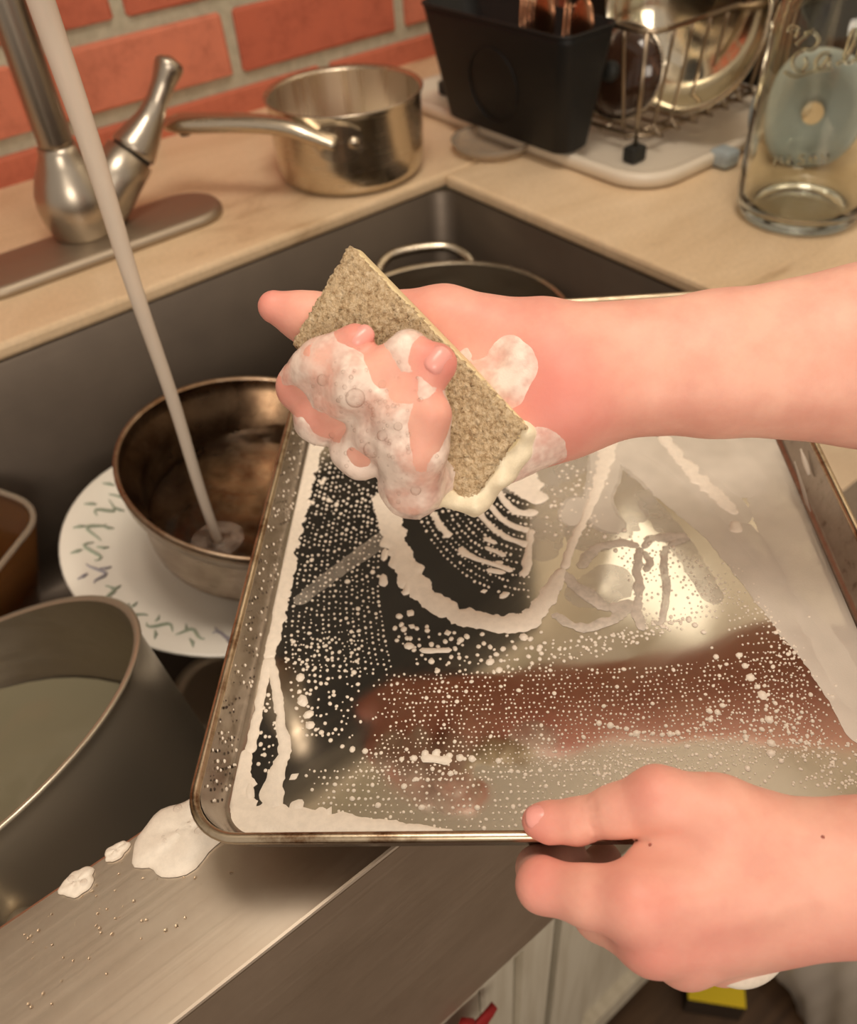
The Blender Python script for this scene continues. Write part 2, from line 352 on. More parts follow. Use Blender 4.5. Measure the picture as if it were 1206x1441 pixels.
cab = thing('base_cabinet', 'white painted base cabinet with two panelled doors under the sink', 'cabinet', (0.17, 0.4, FZ))
keep(bevel_box('body', (-0.43, 0.180, -0.82), (0.70, 0.99, -0.262), 0, M['black_gap']), cab)
keep(bevel_box('toe_kick', (-0.43, 0.23, FZ), (0.70, 0.98, -0.82), 0, M['black_gap']), cab)
def door(x0, x1, z0, z1, boards):
    y0 = 0.155
    d = Shape()
    st, tp = (0.030, 0.013) if boards else (0.052, 0.052)
    d.box((x0, y0, z0), (x0+st, y0+0.022, z1)).box((x1-st, y0, z0), (x1, y0+0.022, z1))
    d.box((x0+st, y0, z1-tp), (x1-st, y0+0.022, z1)).box((x0+st, y0, z0), (x1-st, y0+0.022, z0+st))
    o = d.build('door', M['cabinet'], None, False); keep(o, cab)
    if boards:
        n = 12; w = (x1-x0-2*st)/n
        for i in range(n):
            b = bevel_box('board', (x0+st+i*w+0.0008, y0+0.006, z0+st), (x0+st+(i+1)*w-0.0008, y0+0.017, z1-tp), 0.0025, M['cabinet'], None, 1); b.parent = o
    else:
        b = bevel_box('panel', (x0+st-0.002, y0+0.012, z0+st), (x1-st+0.002, y0+0.018, z1-st), 0, M['cabinet'], None); b.parent = o
    return o
door(-0.28, 0.1910, -0.75, -0.262, True)
door(0.1998, 0.66, -0.75, -0.262, False)

# ------------------------------------------------------------------ faucet
fx, fy = 0.215, 0.815
fa = thing('kitchen_faucet', 'brushed nickel gooseneck faucet with a side lever on a long base plate', 'faucet', (fx, fy, 0))
s = Shape(); rr = []
for z, ins in ((0.0, 0.0), (0.005, 0.0), (0.0085, 0.0025), (0.0095, 0.007)):
    rr.append([(x, y, z) for x, y in rrect(0.085+ins, 0.757+ins, 0.343-ins, 0.832-ins, 0.038, 10)])
s.rings(rr); keep(s.build('base_plate', M['plate_nickel']), fa)
s = Shape().lathe([(0.028, 0.008), (0.030, 0.012), (0.0335, 0.025), (0.035, 0.038), (0.0335, 0.050), (0.029, 0.062), (0.0225, 0.073), (0.0178, 0.082), (0.0168, 0.088), (0.0150, 0.0885)], 48, (fx, fy, 0), cap0=True, cap1=True)
fw = lambda x, y: on_plane(x, y, (0, fy, 0), np.array([0, 1.0, 0]))
col_ = fw(185, 216); bdir = unit(col_-fw(140, 288)); br0 = col_-bdir*0.0765
s.lathe([(0.027, 0.0), (0.0265, 0.030), (0.0240, 0.050), (0.0225, 0.074), (0.020, 0.0755)], 40, br0, bdir, cap0=True, cap1=True)
keep(s.build('body', M['nickel']), fa)
keep(Shape().lathe([(0.0185, 0.074), (0.0185, 0.079)], 36, br0, bdir, True, True).build('lever_joint', M['black_gap']), fa)
c0 = br0+bdir*0.0785
pth = spline([c0, fw(200, 190), fw(214, 160), fw(226, 128), fw(242, 80)], 0.003)
L = np.linspace(0, 1, len(pth))
rad = np.interp(L, [0, .04, .2, .38, .55, .74, .86, .92, .96, .985, 1.0], [.0205, .0208, .0172, .0122, .0098, .0102, .0124, .0132, .0116, .0082, .002])
keep(Shape().tube(pth, rad, 28).build('lever', M['nickel']), fa)
hx, hy = 0.137, 0.460
pts = [(fx, fy, 0.085), (fx, fy, 0.16), (fx, fy, 0.26)]
mid = np.array([(fx+hx)/2, (fy+hy)/2]); half = np.array([fx-hx, fy-hy])/2
for a in np.linspace(0.1, math.pi-0.12, 14): pts.append((mid[0]+half[0]*math.cos(a), mid[1]+half[1]*math.cos(a), 0.33+0.17*math.sin(a)))
pts += [(hx, hy, 0.345)]
keep(Shape().tube(spline(pts, 0.008), 0.0152, 24).build('spout', M['nickel_pipe']), fa)
keep(Shape().lathe([(0.0165, 0.36), (0.019, 0.34), (0.020, 0.30), (0.0185, 0.283), (0.012, 0.283)], 32, (hx, hy, 0), (0, 0, 1), True, True).build('spray_head', M['nickel']), fa)
# falling water
zt, zb = 0.2835, -0.094
pth = [(hx+0.0006*math.sin(z*40), hy, z) for z in np.linspace(zt, zb, 40)]
rad = np.interp(np.linspace(0, 1, 40), [0, .1, .5, 1], [.0066, .0062, .0044, .0034])
tag(Shape().tube(pth, rad, 16).build('water_stream', M['stream']), 'thin pale stream of tap water falling into the stained pan', 'water')

# ------------------------------------------------------------------ saucepan on the worktop
sp = thing('saucepan', 'small shiny steel saucepan with a long handle standing on the worktop by the bricks', 'saucepan', (0.486, 0.764, 0))
c = (0.486, 0.764, 0)
s = Shape().lathe([(0.001, 0.0008), (0.066, 0.0008), (0.072, 0.004), (0.0755, 0.012), (0.0765, 0.03), (0.0768, 0.074), (0.0790, 0.0785), (0.0795, 0.080), (0.0785, 0.0806), (0.0755, 0.0770)], 64, c, cap0=True)
keep(s.build('body', M['pan_steel']), sp)
keep(Shape().lathe([(0.0755, 0.0770), (0.0748, 0.03), (0.072, 0.008), (0.064, 0.004), (0.001, 0.004)], 64, c, cap1=True).build('interior', M['pan_inside']), sp)
a0 = math.atan2(0.706-c[1], 0.436-c[0])
def pt(a, r, z): return np.array([c[0]+r*math.cos(a), c[1]+r*math.sin(a), z])
# flat bracket that wraps the wall
s = Shape(); V = []; n = 9
for i in range(n):
    a = a0+0.30*(i/(n-1)*2-1); hh = 0.013*math.sqrt(max(0.15, 1-(i/(n-1)*2-1)**2))+0.004
    for r in (0.0769, 0.0800):
        V += [pt(a, r, 0.056-hh), pt(a, r, 0.056+hh)]
Fc = []
for i in range(n-1):
    b, d = 4*i, 4*(i+1)
    Fc += [(b, b+1, d+1, d), (b+2, d+2, d+3, b+3), (b+1, b+3, d+3, d+1), (b, d, d+2, b+2)]
Fc += [(0, 2, 3, 1), (4*(n-1), 4*(n-1)+1, 4*(n-1)+3, 4*(n-1)+2)]
keep(s.add(V, Fc).build('handle_bracket', M['pan_steel'], None, False), sp)
for da in (-0.2, 0.2):
    keep(Shape().lathe([(0.0055, 0.0), (0.0052, 0.002), (0.003, 0.0034), (0.0004, 0.0038)], 16, pt(a0+da, 0.0797, 0.056), (math.cos(a0+da), math.sin(a0+da), 0), cap1=True).build('rivet', M['pan_steel']), sp)
    keep(Shape().lathe([(0.0055, 0.0), (0.0052, 0.002), (0.003, 0.0034), (0.0004, 0.0038)], 16, pt(a0+da, 0.0749, 0.060), (-math.cos(a0+da), -math.sin(a0+da), 0), cap1=True).build('rivet', M['pan_steel']), sp)
hp = spline([pt(a0, 0.0795, 0.057), (0.418, 0.722, 0.064), (0.402, 0.742, 0.0715), (0.375, 0.774, 0.0745), tuple(onz(230, 174, 0.073))], 0.004)
hw = np.interp(np.linspace(0, 1, len(hp)), [0, .15, .4, .9, .97, 1], [.0125, .0105, .0115, .0130, .0115, .005])
ht = np.interp(np.linspace(0, 1, len(hp)), [0, .2, .9, 1], [.0060, .0080, .0092, .004])
rr = []
for i, p in enumerate(hp):
    t = unit(hp[min(i+1, len(hp)-1)]-hp[max(i-1, 0)]); w = unit(np.cross(t, [0, 0, 1])); u = np.cross(w, t)
    rr.append([p+w*hw[i]*math.cos(a)+u*ht[i]*math.sin(a) for a in np.linspace(0, 2*math.pi, 16, endpoint=False)])
keep(Shape().rings(rr).build('handle', M['pan_steel']), sp)
hb = hp[int(len(hp)*0.88)]; keep(Shape().lathe([(0.0052, -0.0106), (0.0060, -0.006), (0.005, 0.0)], 16, hb, (0, 0, 1), True, True).build('hanging_hole', M['black_gap']), sp)

# ------------------------------------------------------------------ vessels in the sink
def vessel(root, c, n, r, h, wall_, mat_out, mat_in, mat_rim, lip=0.004, base=0.93):
    c = np.asarray(c, float); n = unit(n)
    s = Shape().lathe([(0.001, -h), (r*base-0.012, -h), (r*base-0.003, -h+0.004), (r*base, -h+0.014), (r-0.002, -0.006), (r-0.001, -0.003)], 72, c, n, cap0=True)
    keep(s.build('body', mat_out), root)
    s = Shape().lathe([(r-0.001, -0.003), (r+lip*0.4, -0.001), (r+lip*0.5, 0.0008), (r, 0.0018), (r-wall_, 0.0)], 72, c, n)
    keep(s.build('rim', mat_rim), root)
    s = Shape().lathe([(r-wall_, 0.0), (r*base-wall_-0.001, -h+0.02), (r*base-wall_-0.006, -h+0.008), (r*base-0.02, -h+0.004), (0.001, -h+0.004)], 72, c, n, cap1=True)
    keep(s.build('interior', mat_in), root)
def water_disc(name, c, n, r, h, z, base, mat, parent, wob=0.0006):
    """horizontal water sheet inside a (tilted) conical vessel"""
    c = np.asarray(c, float); n = unit(n); V = []
    o = c-n*((c[2]-z)/n[2]) if n[2] else c
    o = np.array([o[0], o[1], z]); N = 48
    ring = []
    for k in range(N):
        a = 2*math.pi*k/N; d = np.array([math.cos(a), math.sin(a), 0]); lo_, hi_ = 0.0, 0.3
        for _ in range(30):
            md = (lo_+hi_)/2; q = o+d*md-c; hz = -np.dot(q, n); rad_ = np.linalg.norm(q+n*hz); lim = r+(r*base-r)*np.clip(hz/h, 0, 1)-0.0025
            if rad_ < lim and 0 < hz < h-0.005: lo_ = md
            else: hi_ = md
        ring.append(lo_)
    V = [o]; Fc = []; R = 14
    for j in range(1, R+1):
        for k in range(N):
            a = 2*math.pi*k/N; q = o+np.array([math.cos(a), math.sin(a), 0])*ring[k]*j/R
            V.append(q+np.array([0, 0, wob*math.sin(q[0]*230+2)*math.cos(q[1]*190)]))
    for k in range(N): Fc.append((0, 1+k, 1+(k+1) % N))
    for j in range(R-1):
        for k in range(N): Fc.append((1+j*N+k, 1+(j+1)*N+k, 1+(j+1)*N+(k+1) % N, 1+j*N+(k+1) % N))
    return keep(mesh(name, V, Fc, mat), parent)
# plate under the pan
pc, pn, pr = np.array([0.1580, 0.508, -0.1315]), unit([0.18, -0.13, 1]), 0.125
plate = thing('dinner_plate', 'white china plate with a green leafy border lying tilted under the stained pan', 'plate', tuple(pc))
keep(Shape().lathe([(0.001, -0.020), (0.060, -0.020), (0.078, -0.017), (0.108, -0.004), (pr-0.002, 0.0), (pr, 0.0012), (pr-0.002, 0.0024), (0.108, -0.001), (0.080, -0.0135), (0.066, -0.016), (0.001, -0.016)], 72, pc, pn, cap0=True, cap1=True).build('dish', M['china']), plate)
pu, pv, _ = frame(pn)
def plate_pt(a, r, up_=0.0006):
    z = np.interp(r, [0.066, 0.080, 0.108, 0.123], [-0.016, -0.0135, -0.001, 0.0024])+up_
    return pc+r*(math.cos(a)*pu+math.sin(a)*pv)+z*pn
sg = Shape(); sb = Shape()
for k in range(26):
    a = 2*math.pi*k/26; q = random.Random(k)
    S_ = sb if k % 5 == 2 else sg
    ph = q.uniform(-.3, .3)
    pts = [plate_pt(a+t*0.20+ph*0.02, 0.101+0.006*math.sin(t*6.3+k*1.7), 0.0007) for t in np.linspace(0, 1, 9)]
    S_.tube(pts, [0.0004+0.0011*math.sin(math.pi*t) for t in np.linspace(0, 1, 9)], 6)
    b = plate_pt(a+0.10, 0.108, 0.0007); e = plate_pt(a+0.14, 0.1165, 0.0007)
    S_.tube([b, (b+e)/2+0.001*pu, e], [0.0005, 0.0014, 0.0004], 6)
    b = plate_pt(a+0.04, 0.098, 0.0007); e = plate_pt(a+0.01, 0.089, 0.0007)
    S_.tube([b, (b+e)/2-0.001*pv, e], [0.0005, 0.0012, 0.0004], 6)
tag(keep(sg.build('leaf_border', M['decor']), plate), kind='stuff'); tag(keep(sb.build('flower_border', M['decor_blue']), plate), kind='stuff')
# stained pan
qc, qn, qr, qh = np.array([0.195, 0.481, -0.055]), unit([0.183, -0.134, 1]), 0.105, 0.072
pan = thing('stained_pan', 'old brown stained steel pan under the running tap, standing on the plate', 'pan', tuple(qc))
s = Shape().lathe([(0.001, -qh), (0.078, -qh), (0.0845, -qh+0.004), (0.0868, -qh+0.012), (0.0915, -0.022), (0.0925, -0.0185), (0.0985, -0.0165), (0.1030, -0.0130), (0.1045, -0.006)], 72, qc, qn, cap0=True)
keep(s.build('body', M['old_pan_side']), pan)
keep(Shape().lathe([(0.1045, -0.006), (0.1062, -0.002), (0.1062, 0.0008), (0.1045, 0.0018), (0.1025, 0.0)], 72, qc, qn).build('rim', M['old_pan_rim']), pan)
keep(Shape().lathe([(0.1025, 0.0), (0.1005, -0.012), (0.0905, -0.019), (0.0855, -qh+0.014), (0.081, -qh+0.006), (0.001, -qh+0.004)], 72, qc, qn, cap1=True).build('interior', M['old_pan_inside']), pan)
water_disc('water', qc, qn, 0.0935, qh, -0.0890, 0.90, M['water'], pan, 0.0011)
st = Shape(); wp = np.array([hx, hy, -0.0885])
st.lathe([(0.0006+0.019*t, 0.0012*(1-t)*math.cos(t*22)+0.0004) for t in np.linspace(0, 1, 26)], 40, wp+np.array([0, 0, 0.0012]))
tag(keep(st.build('splash_foam', M['ripple']), pan), kind='stuff')
# stock pot front left
k_ = 0.136/0.13
oc = CO+(np.array([-0.0774, 0.3912, -0.0532])-CO)*k_
on_ = unit([-0.094, 0.4146, 1]); orr, oh = 0.136, 0.125
pot = thing('stock_pot', 'large grey steel pot tipped against the sink front, half full of cloudy water', 'pot', tuple(oc))
vessel(pot, oc, on_, orr, oh, 0.0032, M['pot_steel'], M['pot_inside'], M['pot_steel'], 0.004, 0.985)
water_disc('water', oc, on_, orr-0.003, oh, oc[2]-0.088, 0.985, M['pot_water'], pot, 0.0004)
ou, ov, _ = frame(on_)
hd = P(-170, 1335, 0.37)
q_ = hd-oc; q_ -= on_*np.dot(q_, on_); ha = unit(q_); hs = np.cross(on_, ha); hz = -0.05
b0 = oc+ha*(orr-0.004)+on_*hz
keep(Shape().tube(spline([b0+hs*0.040, b0+hs*0.038+ha*0.022, b0+hs*0.02+ha*0.034, b0-hs*0.02+ha*0.034, b0-hs*0.038+ha*0.022, b0-hs*0.040], 0.004), 0.0055, 14).build('side_handle', M['pot_steel']), pot)
for t in (-.04, .04): keep(Shape().lathe([(0.009, -0.004), (0.009, 0.004), (0.006, 0.006)], 16, b0+hs*t, ha, True, True).build('rivet', M['pot_steel']), pot)
# casserole at the back right of the basin
rc = np.array([0.4181, 0.5269, -0.050]); rrad = 0.1088
cas = thing('casserole_pot', 'steel pot with a loop handle, half hidden behind the sponge hand', 'pot', tuple(rc))
vessel(cas, rc, (0, 0, 1), rrad, 0.190, 0.0025, M['pot_steel'], M['pot_inside'], M['pan_steel'], 0.005, 0.95)
e0, e1 = P(546, 384, 0.80), P(652, 372, 0.80)
a1 = math.atan2(*(onz(548, 385, -0.05)-rc)[[1, 0]]); a2 = math.atan2(*(onz(650, 371, -0.05)-rc)[[1, 0]])
am = (a1+a2)/2; rad_v = np.array([math.cos(am), math.sin(am), 0]); tan_v = np.array([-math.sin(am), math.cos(am), 0])
b0 = rc+rad_v*(rrad*0.955)+np.array([0, 0, -0.012])
keep(Shape().tube(spline([b0+tan_v*0.046, b0+tan_v*0.046+rad_v*0.014+np.array([0, 0, .008]), b0+tan_v*0.025+rad_v*0.034+np.array([0, 0, .014]), b0-tan_v*0.025+rad_v*0.034+np.array([0, 0, .014]), b0-tan_v*0.046+rad_v*0.014+np.array([0, 0, .008]), b0-tan_v*0.046], 0.004), 0.0048, 14).build('loop_handle', M['pan_steel']), cas)
dd = Shape()
for px, py in ((664, 410),): dd.lathe([(0.0022, 0), (0.0016, .001), (.0003, .0014)], 10, onz(px, py, -0.105), (-0.5, -0.6, 0.3), cap1=True)
# amber container lying at the left
tub = thing('amber_tub', 'brownish see-through plastic tub lying at the left edge of the basin behind the big pot', 'container', (-0.01, 0.56, -0.13))
u_, v_, n_ = frame(unit([0.15, -0.25, 0.95]), (0.8, 0.6, 0))
tc_ = np.array([-0.036, 0.600, -0.088])
def tubring(z, ins, r): return [tc_+u_*x+v_*y+n_*z for x, y in rrect(-0.075+ins, -0.055+ins, 0.075-ins, 0.055-ins, r, 5)]
keep(Shape().rings([tubring(-0.135, 0.012, 0.02), tubring(-0.13, 0.008, 0.022), tubring(0.0, 0.0, 0.025), tubring(0.0, 0.0022, 0.024), tubring(-0.128, 0.010, 0.02), tubring(-0.132, 0.014, 0.018)]).build('body', M['amber_glass']), tub)
keep(Shape().tube(tubring(0.0, 0.001, 0.025), 0.0026, 8, closed=True).build('lip', M['clear_plastic']), tub)

# ------------------------------------------------------------------ utensil bin, dish, drainer, rack
db = thing('drain_tray', 'white plastic drip tray with rounded corners under the dish rack', 'drain tray', (0.86, 0.72, 0))
rr = []
for z, ins in ((0.0005, 0.006), (0.003, 0.001), (0.012, 0.0), (0.0145, 0.002), (0.0145, 0.010), (0.006, 0.016), (0.005, 0.022)):
    rr.append([(x, y, z) for x, y in rrect(0.637+ins, 0.497+ins, 0.925-ins, 0.905-ins, 0.045, 8)])
keep(Shape().rings(rr).build('tray_body', M['white_plastic']), db)
rack = thing('dish_rack', 'wire dish rack with black rubber feet standing in the white drip tray', 'rack', (0.86, 0.70, 0.006))
X0, X1, Y0, Y1, ZB, ZR = 0.69, 0.905, 0.552, 0.865, 0.022, 0.121
def wire(pts, r=0.0017, seg=8, step=0.01, closed=False):
    q = spline(pts, step) if len(pts) > 2 else pts
    return keep(Shape().tube(q, r, seg, closed=closed).build('wire', M['wire']), rack)
keep(Shape().tube([(x, y, ZR) for x, y in rrect(X0, Y0, X1, Y1, 0.02, 6)], 0.0026, 10, closed=True).build('top_rail', M['wire']), rack)
keep(Shape().tube([(x, y, ZB) for x, y in rrect(X0+0.012, Y0+0.012, X1-0.012, Y1-0.012, 0.02, 6)], 0.0022, 10, closed=True).build('bottom_rail', M['wire']), rack)
for i in range(7):
    x = X0+0.03+i*0.0262
    wire([(x, Y0, ZR), (x, Y0+0.006, 0.07), (x, Y0+0.012, ZB+0.008), (x, Y0+0.02, ZB), (x, Y1-0.02, ZB), (x, Y1-0.012, ZB+0.008), (x, Y1-0.006, 0.07), (x, Y1, ZR)])
for j in range(8):
    y = Y0+0.03+j*0.036
    wire([(X0+0.012, y, ZB-0.003), (X1-0.012, y, ZB-0.003)])
for j in range(6):
    y = Y0+0.035+j*0.048
    wire([(X0, y, ZR), (X0+0.006, y, 0.07), (X0+0.012, y, ZB+0.004)])
    wire([(X1, y, ZR), (X1-0.006, y, 0.07), (X1-0.012, y, ZB+0.004)])
for x, y in ((X0-0.002, Y0+0.006), (X1-0.006, Y0+0.006), (X0+0.006, Y1-0.006), (X1-0.006, Y1-0.006)):
    wire([(x, y, ZR), (x, y, 0.018)], 0.0022)
    keep(bevel_box('foot', (x-0.010, y-0.008, 0.0055), (x+0.010, y+0.008, 0.021), 0.003, M['rubber']), rack)
for i in range(5):                                              # plate dividers
    x = X0+0.05+i*0.030
    wire([(x, Y0+0.09, ZB), (x+0.004, Y0+0.10, 0.08), (x+0.008, Y0+0.115, 0.093), (x+0.004, Y0+0.13, 0.08), (x, Y0+0.14, ZB)])
ub = thing('utensil_bin', 'tall black plastic utensil bin with tapered sides hung on the dish rack', 'bin', (0.66, 0.69, 0.016))
def binring(z, x0, x1, y0, y1, r=0.014): return [(x, y, z) for x, y in rrect(x0, y0, x1, y1, r, 6)]
keep(Shape().rings([binring(0.016, 0.628, 0.664, 0.600, 0.772), binring(0.019, 0.624, 0.668, 0.597, 0.776), binring(0.118, 0.6145, 0.6845, 0.588, 0.800), binring(0.1265, 0.6135, 0.6855, 0.587, 0.802), binring(0.1265, 0.616, 0.683, 0.590, 0.799), binring(0.022, 0.630, 0.662, 0.604, 0.768)]).build('body', M['black_plastic']), ub)
keep(Shape().tube([np.array(p) for p in binring(0.1262, 0.6135, 0.6855, 0.587, 0.802)], 0.0016, 8, closed=True).build('lip', M['black_plastic']), ub)
ring_c = np.array([0.6185, 0.692, 0.070])
keep(Shape().tube([(0.6190-0.0001-(z-0.07)*0.1, y, z) for y, z in [(0.692+0.036*math.cos(a), 0.066+0.036*math.sin(a)) for a in np.linspace(0, 2*math.pi, 40, endpoint=False)]], 0.0009, 6, closed=True).build('raised_ring', M['black_plastic']), ub)
for hx_ in (0.63, 0.76): keep(Shape().tube([(0.684, hx_, 0.112), (0.685, hx_, 0.126), (0.690, hx_, 0.1265), (0.6935, hx_, 0.122)], 0.0016, 8).build('hook', M['black_plastic']), ub)
cut_labels = ['brownish metal spoon leaning in the black bin, nearest to the bowl', 'brownish metal fork standing in the black bin beside the spoons', 'brownish metal spoon standing at the middle of the black bin', 'brownish metal fork standing at the far end of the black bin']
for i, (y, lean) in enumerate(((0.618, 0.0), (0.640, 0.004), (0.668, 0.0), (0.70, 0.004))):
    fk = i % 2 == 1
    t = thing('fork' if fk else 'spoon', cut_labels[i], 'fork' if fk else 'spoon', (0.652, y, 0.024), 'cutlery in the black bin')
    base = np.array([0.648, y, 0.024]); top = np.array([0.662+lean, y-0.006, 0.096])
    keep(Shape().tube([base, (base+top)/2, top], [0.0032, 0.0026, 0.0022], 10).build('handle', M['copper']), t)
    if fk:
        for k in range(4): keep(Shape().tube([top+np.array([0, 0, -.001]), top+np.array([0.001, (k-1.5)*0.006, 0.012]), top+np.array([0.003, (k-1.5)*0.006, 0.042])], [0.0018, .0018, .0008], 6).build('tine', M['copper']), t)
    else:
        s = Shape(); rr = []
        for z, w in ((0, .003), (.008, .009), (.02, .0145), (.034, .0145), (.046, .010), (.052, .003)): rr.append([top+np.array([0.003*math.sin(a)-0.0025*math.sin(math.pi*z/.052), w*math.cos(a), z]) for a in np.linspace(0, 2*math.pi, 14, endpoint=False)])
        keep(s.rings(rr).build('bowl', M['copper']), t)
dish = Shape().lathe([(0.001, 0.0006), (0.034, 0.0006), (0.040, 0.004), (0.0445, 0.0125), (0.0425, 0.0125), (0.038, 0.005), (0.033, 0.002), (0.001, 0.002)], 48, (0.6235, 0.6975, 0), cap0=True, cap1=True).build('shallow_dish', M['clear_plastic'])
tag(dish, 'small shallow see-through dish on the worktop under the black bin', 'dish')
# things in the rack
bw = thing('mixing_bowl', 'shiny steel mixing bowl standing on its edge in the dish rack', 'bowl', (0.80, 0.68, 0.03))
bn = unit(-0.55*CF+0.83*(-0.85*CR-0.5*CU)); bc = P(962, 15, 0.815)
keep(Shape().lathe([(0.80*x_, 0.80*z_) for x_, z_ in [(0.001, -0.0685), (0.041, -0.0665), (0.072, -0.058), (0.094, -0.0395), (0.106, -0.0125), (0.1105, 0.0), (0.113, 0.002), (0.112, 0.0035), (0.108, 0.002), (0.103, -0.012), (0.092, -0.038), (0.070, -0.056), (0.04, -0.064), (0.001, -0.066)]], 64, bc, bn, cap0=True, cap1=True).build('bowl_body', M['bowl_steel']), bw)
ld = thing('pot_lid', 'dark glass pot lid with a steel edge in the rack before the bowl', 'lid', (0.715, 0.64, 0.03))
ln = unit([-0.93, -0.25, 0.28]); lc = np.array([0.728, 0.618, 0.068])
keep(Shape().lathe([(0.001, 0.014), (0.02, 0.0125), (0.034, 0.007), (0.043, 0.0), (0.043, -0.002), (0.033, 0.005), (0.02, 0.010), (0.001, 0.0115)], 48, lc, ln, cap0=True, cap1=True).build('lid_glass', M['dark_lid']), ld)
keep(Shape().tube([lc+0.0438*(math.cos(a)*frame(ln)[0]+math.sin(a)*frame(ln)[1]) for a in np.linspace(0, 6.283, 48, endpoint=False)], 0.002, 8, closed=True).build('steel_edge', M['pan_steel']), ld)
keep(Shape().lathe([(0.004, 0.013), (0.004, 0.02), (0.010, 0.026), (0.010, 0.031), (0.004, 0.034)], 20, lc, ln, True, True).build('knob', M['rubber']), ld)
mug = thing('small_cup', 'small cream cup standing inside the dish rack near its far side', 'cup', (0.875, 0.66, 0.025))
keep(Shape().lathe([(0.001, 0.0), (0.017, 0.0), (0.020, 0.006), (0.022, 0.045), (0.020, 0.045), (0.018, 0.006), (0.001, 0.004)], 32, (0.875, 0.66, 0.0255), cap0=True, cap1=True).build('cup_body', M['china']), mug)
keep(Shape().tube(spline([(0.875-0.021, 0.652, 0.06), (0.875-0.033, 0.648, 0.058), (0.875-0.033, 0.648, 0.040), (0.875-0.020, 0.652, 0.036)], 0.003), 0.003, 8).build('handle', M['china']), mug)
# black appliance behind
ap = thing('toaster', 'glossy black boxy appliance against the right wall behind the rack', 'appliance', (1.03, 0.70, 0))
keep(bevel_box('casing', (0.935, 0.52, 0.008), (1.12, 0.90, 0.24), 0.012, M['black_plastic']), ap)
keep(bevel_box('base', (0.94, 0.53, 0.0), (1.11, 0.89, 0.010), 0.003, M['rubber']), ap)

# ------------------------------------------------------------------ glass jar
jc = np.array([0.7055, 0.3825, 0.0]); jr = 0.0545
jar = thing('glass_jar', 'tall clear glass preserving jar with raised lettering at the right edge of the worktop', 'jar', tuple(jc))
pro = [(0.001, 0.004), (0.038, 0.003), (0.044, 0.0006), (0.049, 0.002), (0.0535, 0.010), (jr, 0.022), (jr-0.0004, 0.155), (0.050, 0.172), (0.042, 0.183), (0.040, 0.188), (0.041, 0.202), (0.038, 0.203),
       (0.0365, 0.188), (0.038, 0.181), (0.0465, 0.170), (jr-0.0038, 0.152), (jr-0.0038, 0.024), (0.048, 0.013), (0.040, 0.009), (0.02, 0.0105), (0.001, 0.011)]
keep(Shape().lathe(pro, 72, jc, cap0=True, cap1=True).build('jar_body', M['glass']), jar)
def jar_hit(x, y, r):
    d = ray(x, y); o = CO-jc; a = d[0]**2+d[1]**2; b = 2*(o[0]*d[0]+o[1]*d[1]); c_ = o[0]**2+o[1]**2-r*r; ds = b*b-4*a*c_
    if ds < 0: return None
    return CO+d*((-b-math.sqrt(ds))/(2*a))
def zz(pts): return [(960+x/4.004, y/4.004) for x, y in pts]
strokes = [[(600, 175), (612, 150), (655, 165), (640, 210)], [(745, 165), (690, 208), (640, 252)], [(690, 190), (735, 180), (768, 215), (760, 255), (725, 282), (690, 275)],
           [(690, 280), (645, 305), (620, 350), (640, 392), (680, 397), (702, 360), (690, 322)], [(580, 408), (640, 430), (740, 402), (850, 385)],
           [(830, 302), (790, 305), (755, 345), (757, 387), (790, 377), (835, 312), (825, 350), (838, 366)], [(870, 362), (920, 330), (975, 230), (985, 170), (962, 180), (930, 262), (912, 338), (940, 356)],
           [(940, 356), (995, 320), (1050, 220), (1060, 160), (1037, 170), (1005, 252), (987, 328), (1015, 346)]]
ls = Shape()
def stroke(shape, pts, r_):
    q = [jar_hit(x, y, jr+0.0002) for x, y in spline(zz(pts), 2.0)]
    q = [p for p in q if p is not None]
    if len(q) > 2: shape.tube(q, r_, 8)
for st_ in strokes: stroke(ls, st_, 0.0015)
tag(keep(ls.build('raised_script', M['glass']), jar), 'raised script lettering on the jar front')
ls = Shape()                                                    # the small capitals below
def cap(ch, x, y, w=38, h=52):
    G = {'M': [[(0, 1), (0, 0), (.5, .6), (1, 0), (1, 1)]], 'A': [[(0, 1), (.5, 0), (1, 1)], [(.2, .65), (.8, .65)]], 'S': [[(1, .1), (.4, 0), (.1, .25), (.9, .7), (.6, 1), (0, .9)]], 'O': [[(.5, 0), (0, .5), (.5, 1), (1, .5), (.5, 0)]], 'N': [[(0, 1), (0, 0), (1, 1), (1, 0)]]}
    for pl in G[ch]:
        q = [jar_hit(*zz([(x+a*w, y+b*h-a*w*0.12)])[0], jr+0.0001) for a, b in pl]
        if all(p is not None for p in q): ls.tube(q, 0.0009, 6)
for i, ch in enumerate('MASON'): cap(ch, 520+i*66, 880-i*2)
tag(keep(ls.build('raised_capitals', M['glass']), jar), 'faint raised capitals low on the jar')
# blue grey funnel behind the jar
fn = thing('plastic_funnel', 'blue grey plastic funnel lying behind the glass jar, its spout hole toward the worktop', 'funnel', (0.80, 0.43, 0.0))
fnn = unit([-0.80, -0.42, 0.42]); fc = np.array([0.792, 0.440, 0.051])
keep(Shape().lathe([(0.052, 0.0), (0.050, 0.004), (0.036, -0.014), (0.018, -0.030), (0.0115, -0.036), (0.0115, -0.060), (0.0135, -0.060), (0.014, -0.036), (0.021, -0.030), (0.040, -0.014), (0.055, 0.0), (0.052, 0.004), (0.050, 0.004)], 48, fc, fnn).build('cone', M['blue_grey']), fn)
keep(bevel_box('tab', (0.735, 0.482, 0.001), (0.758, 0.506, 0.018), 0.005, M['blue_grey']), fn)

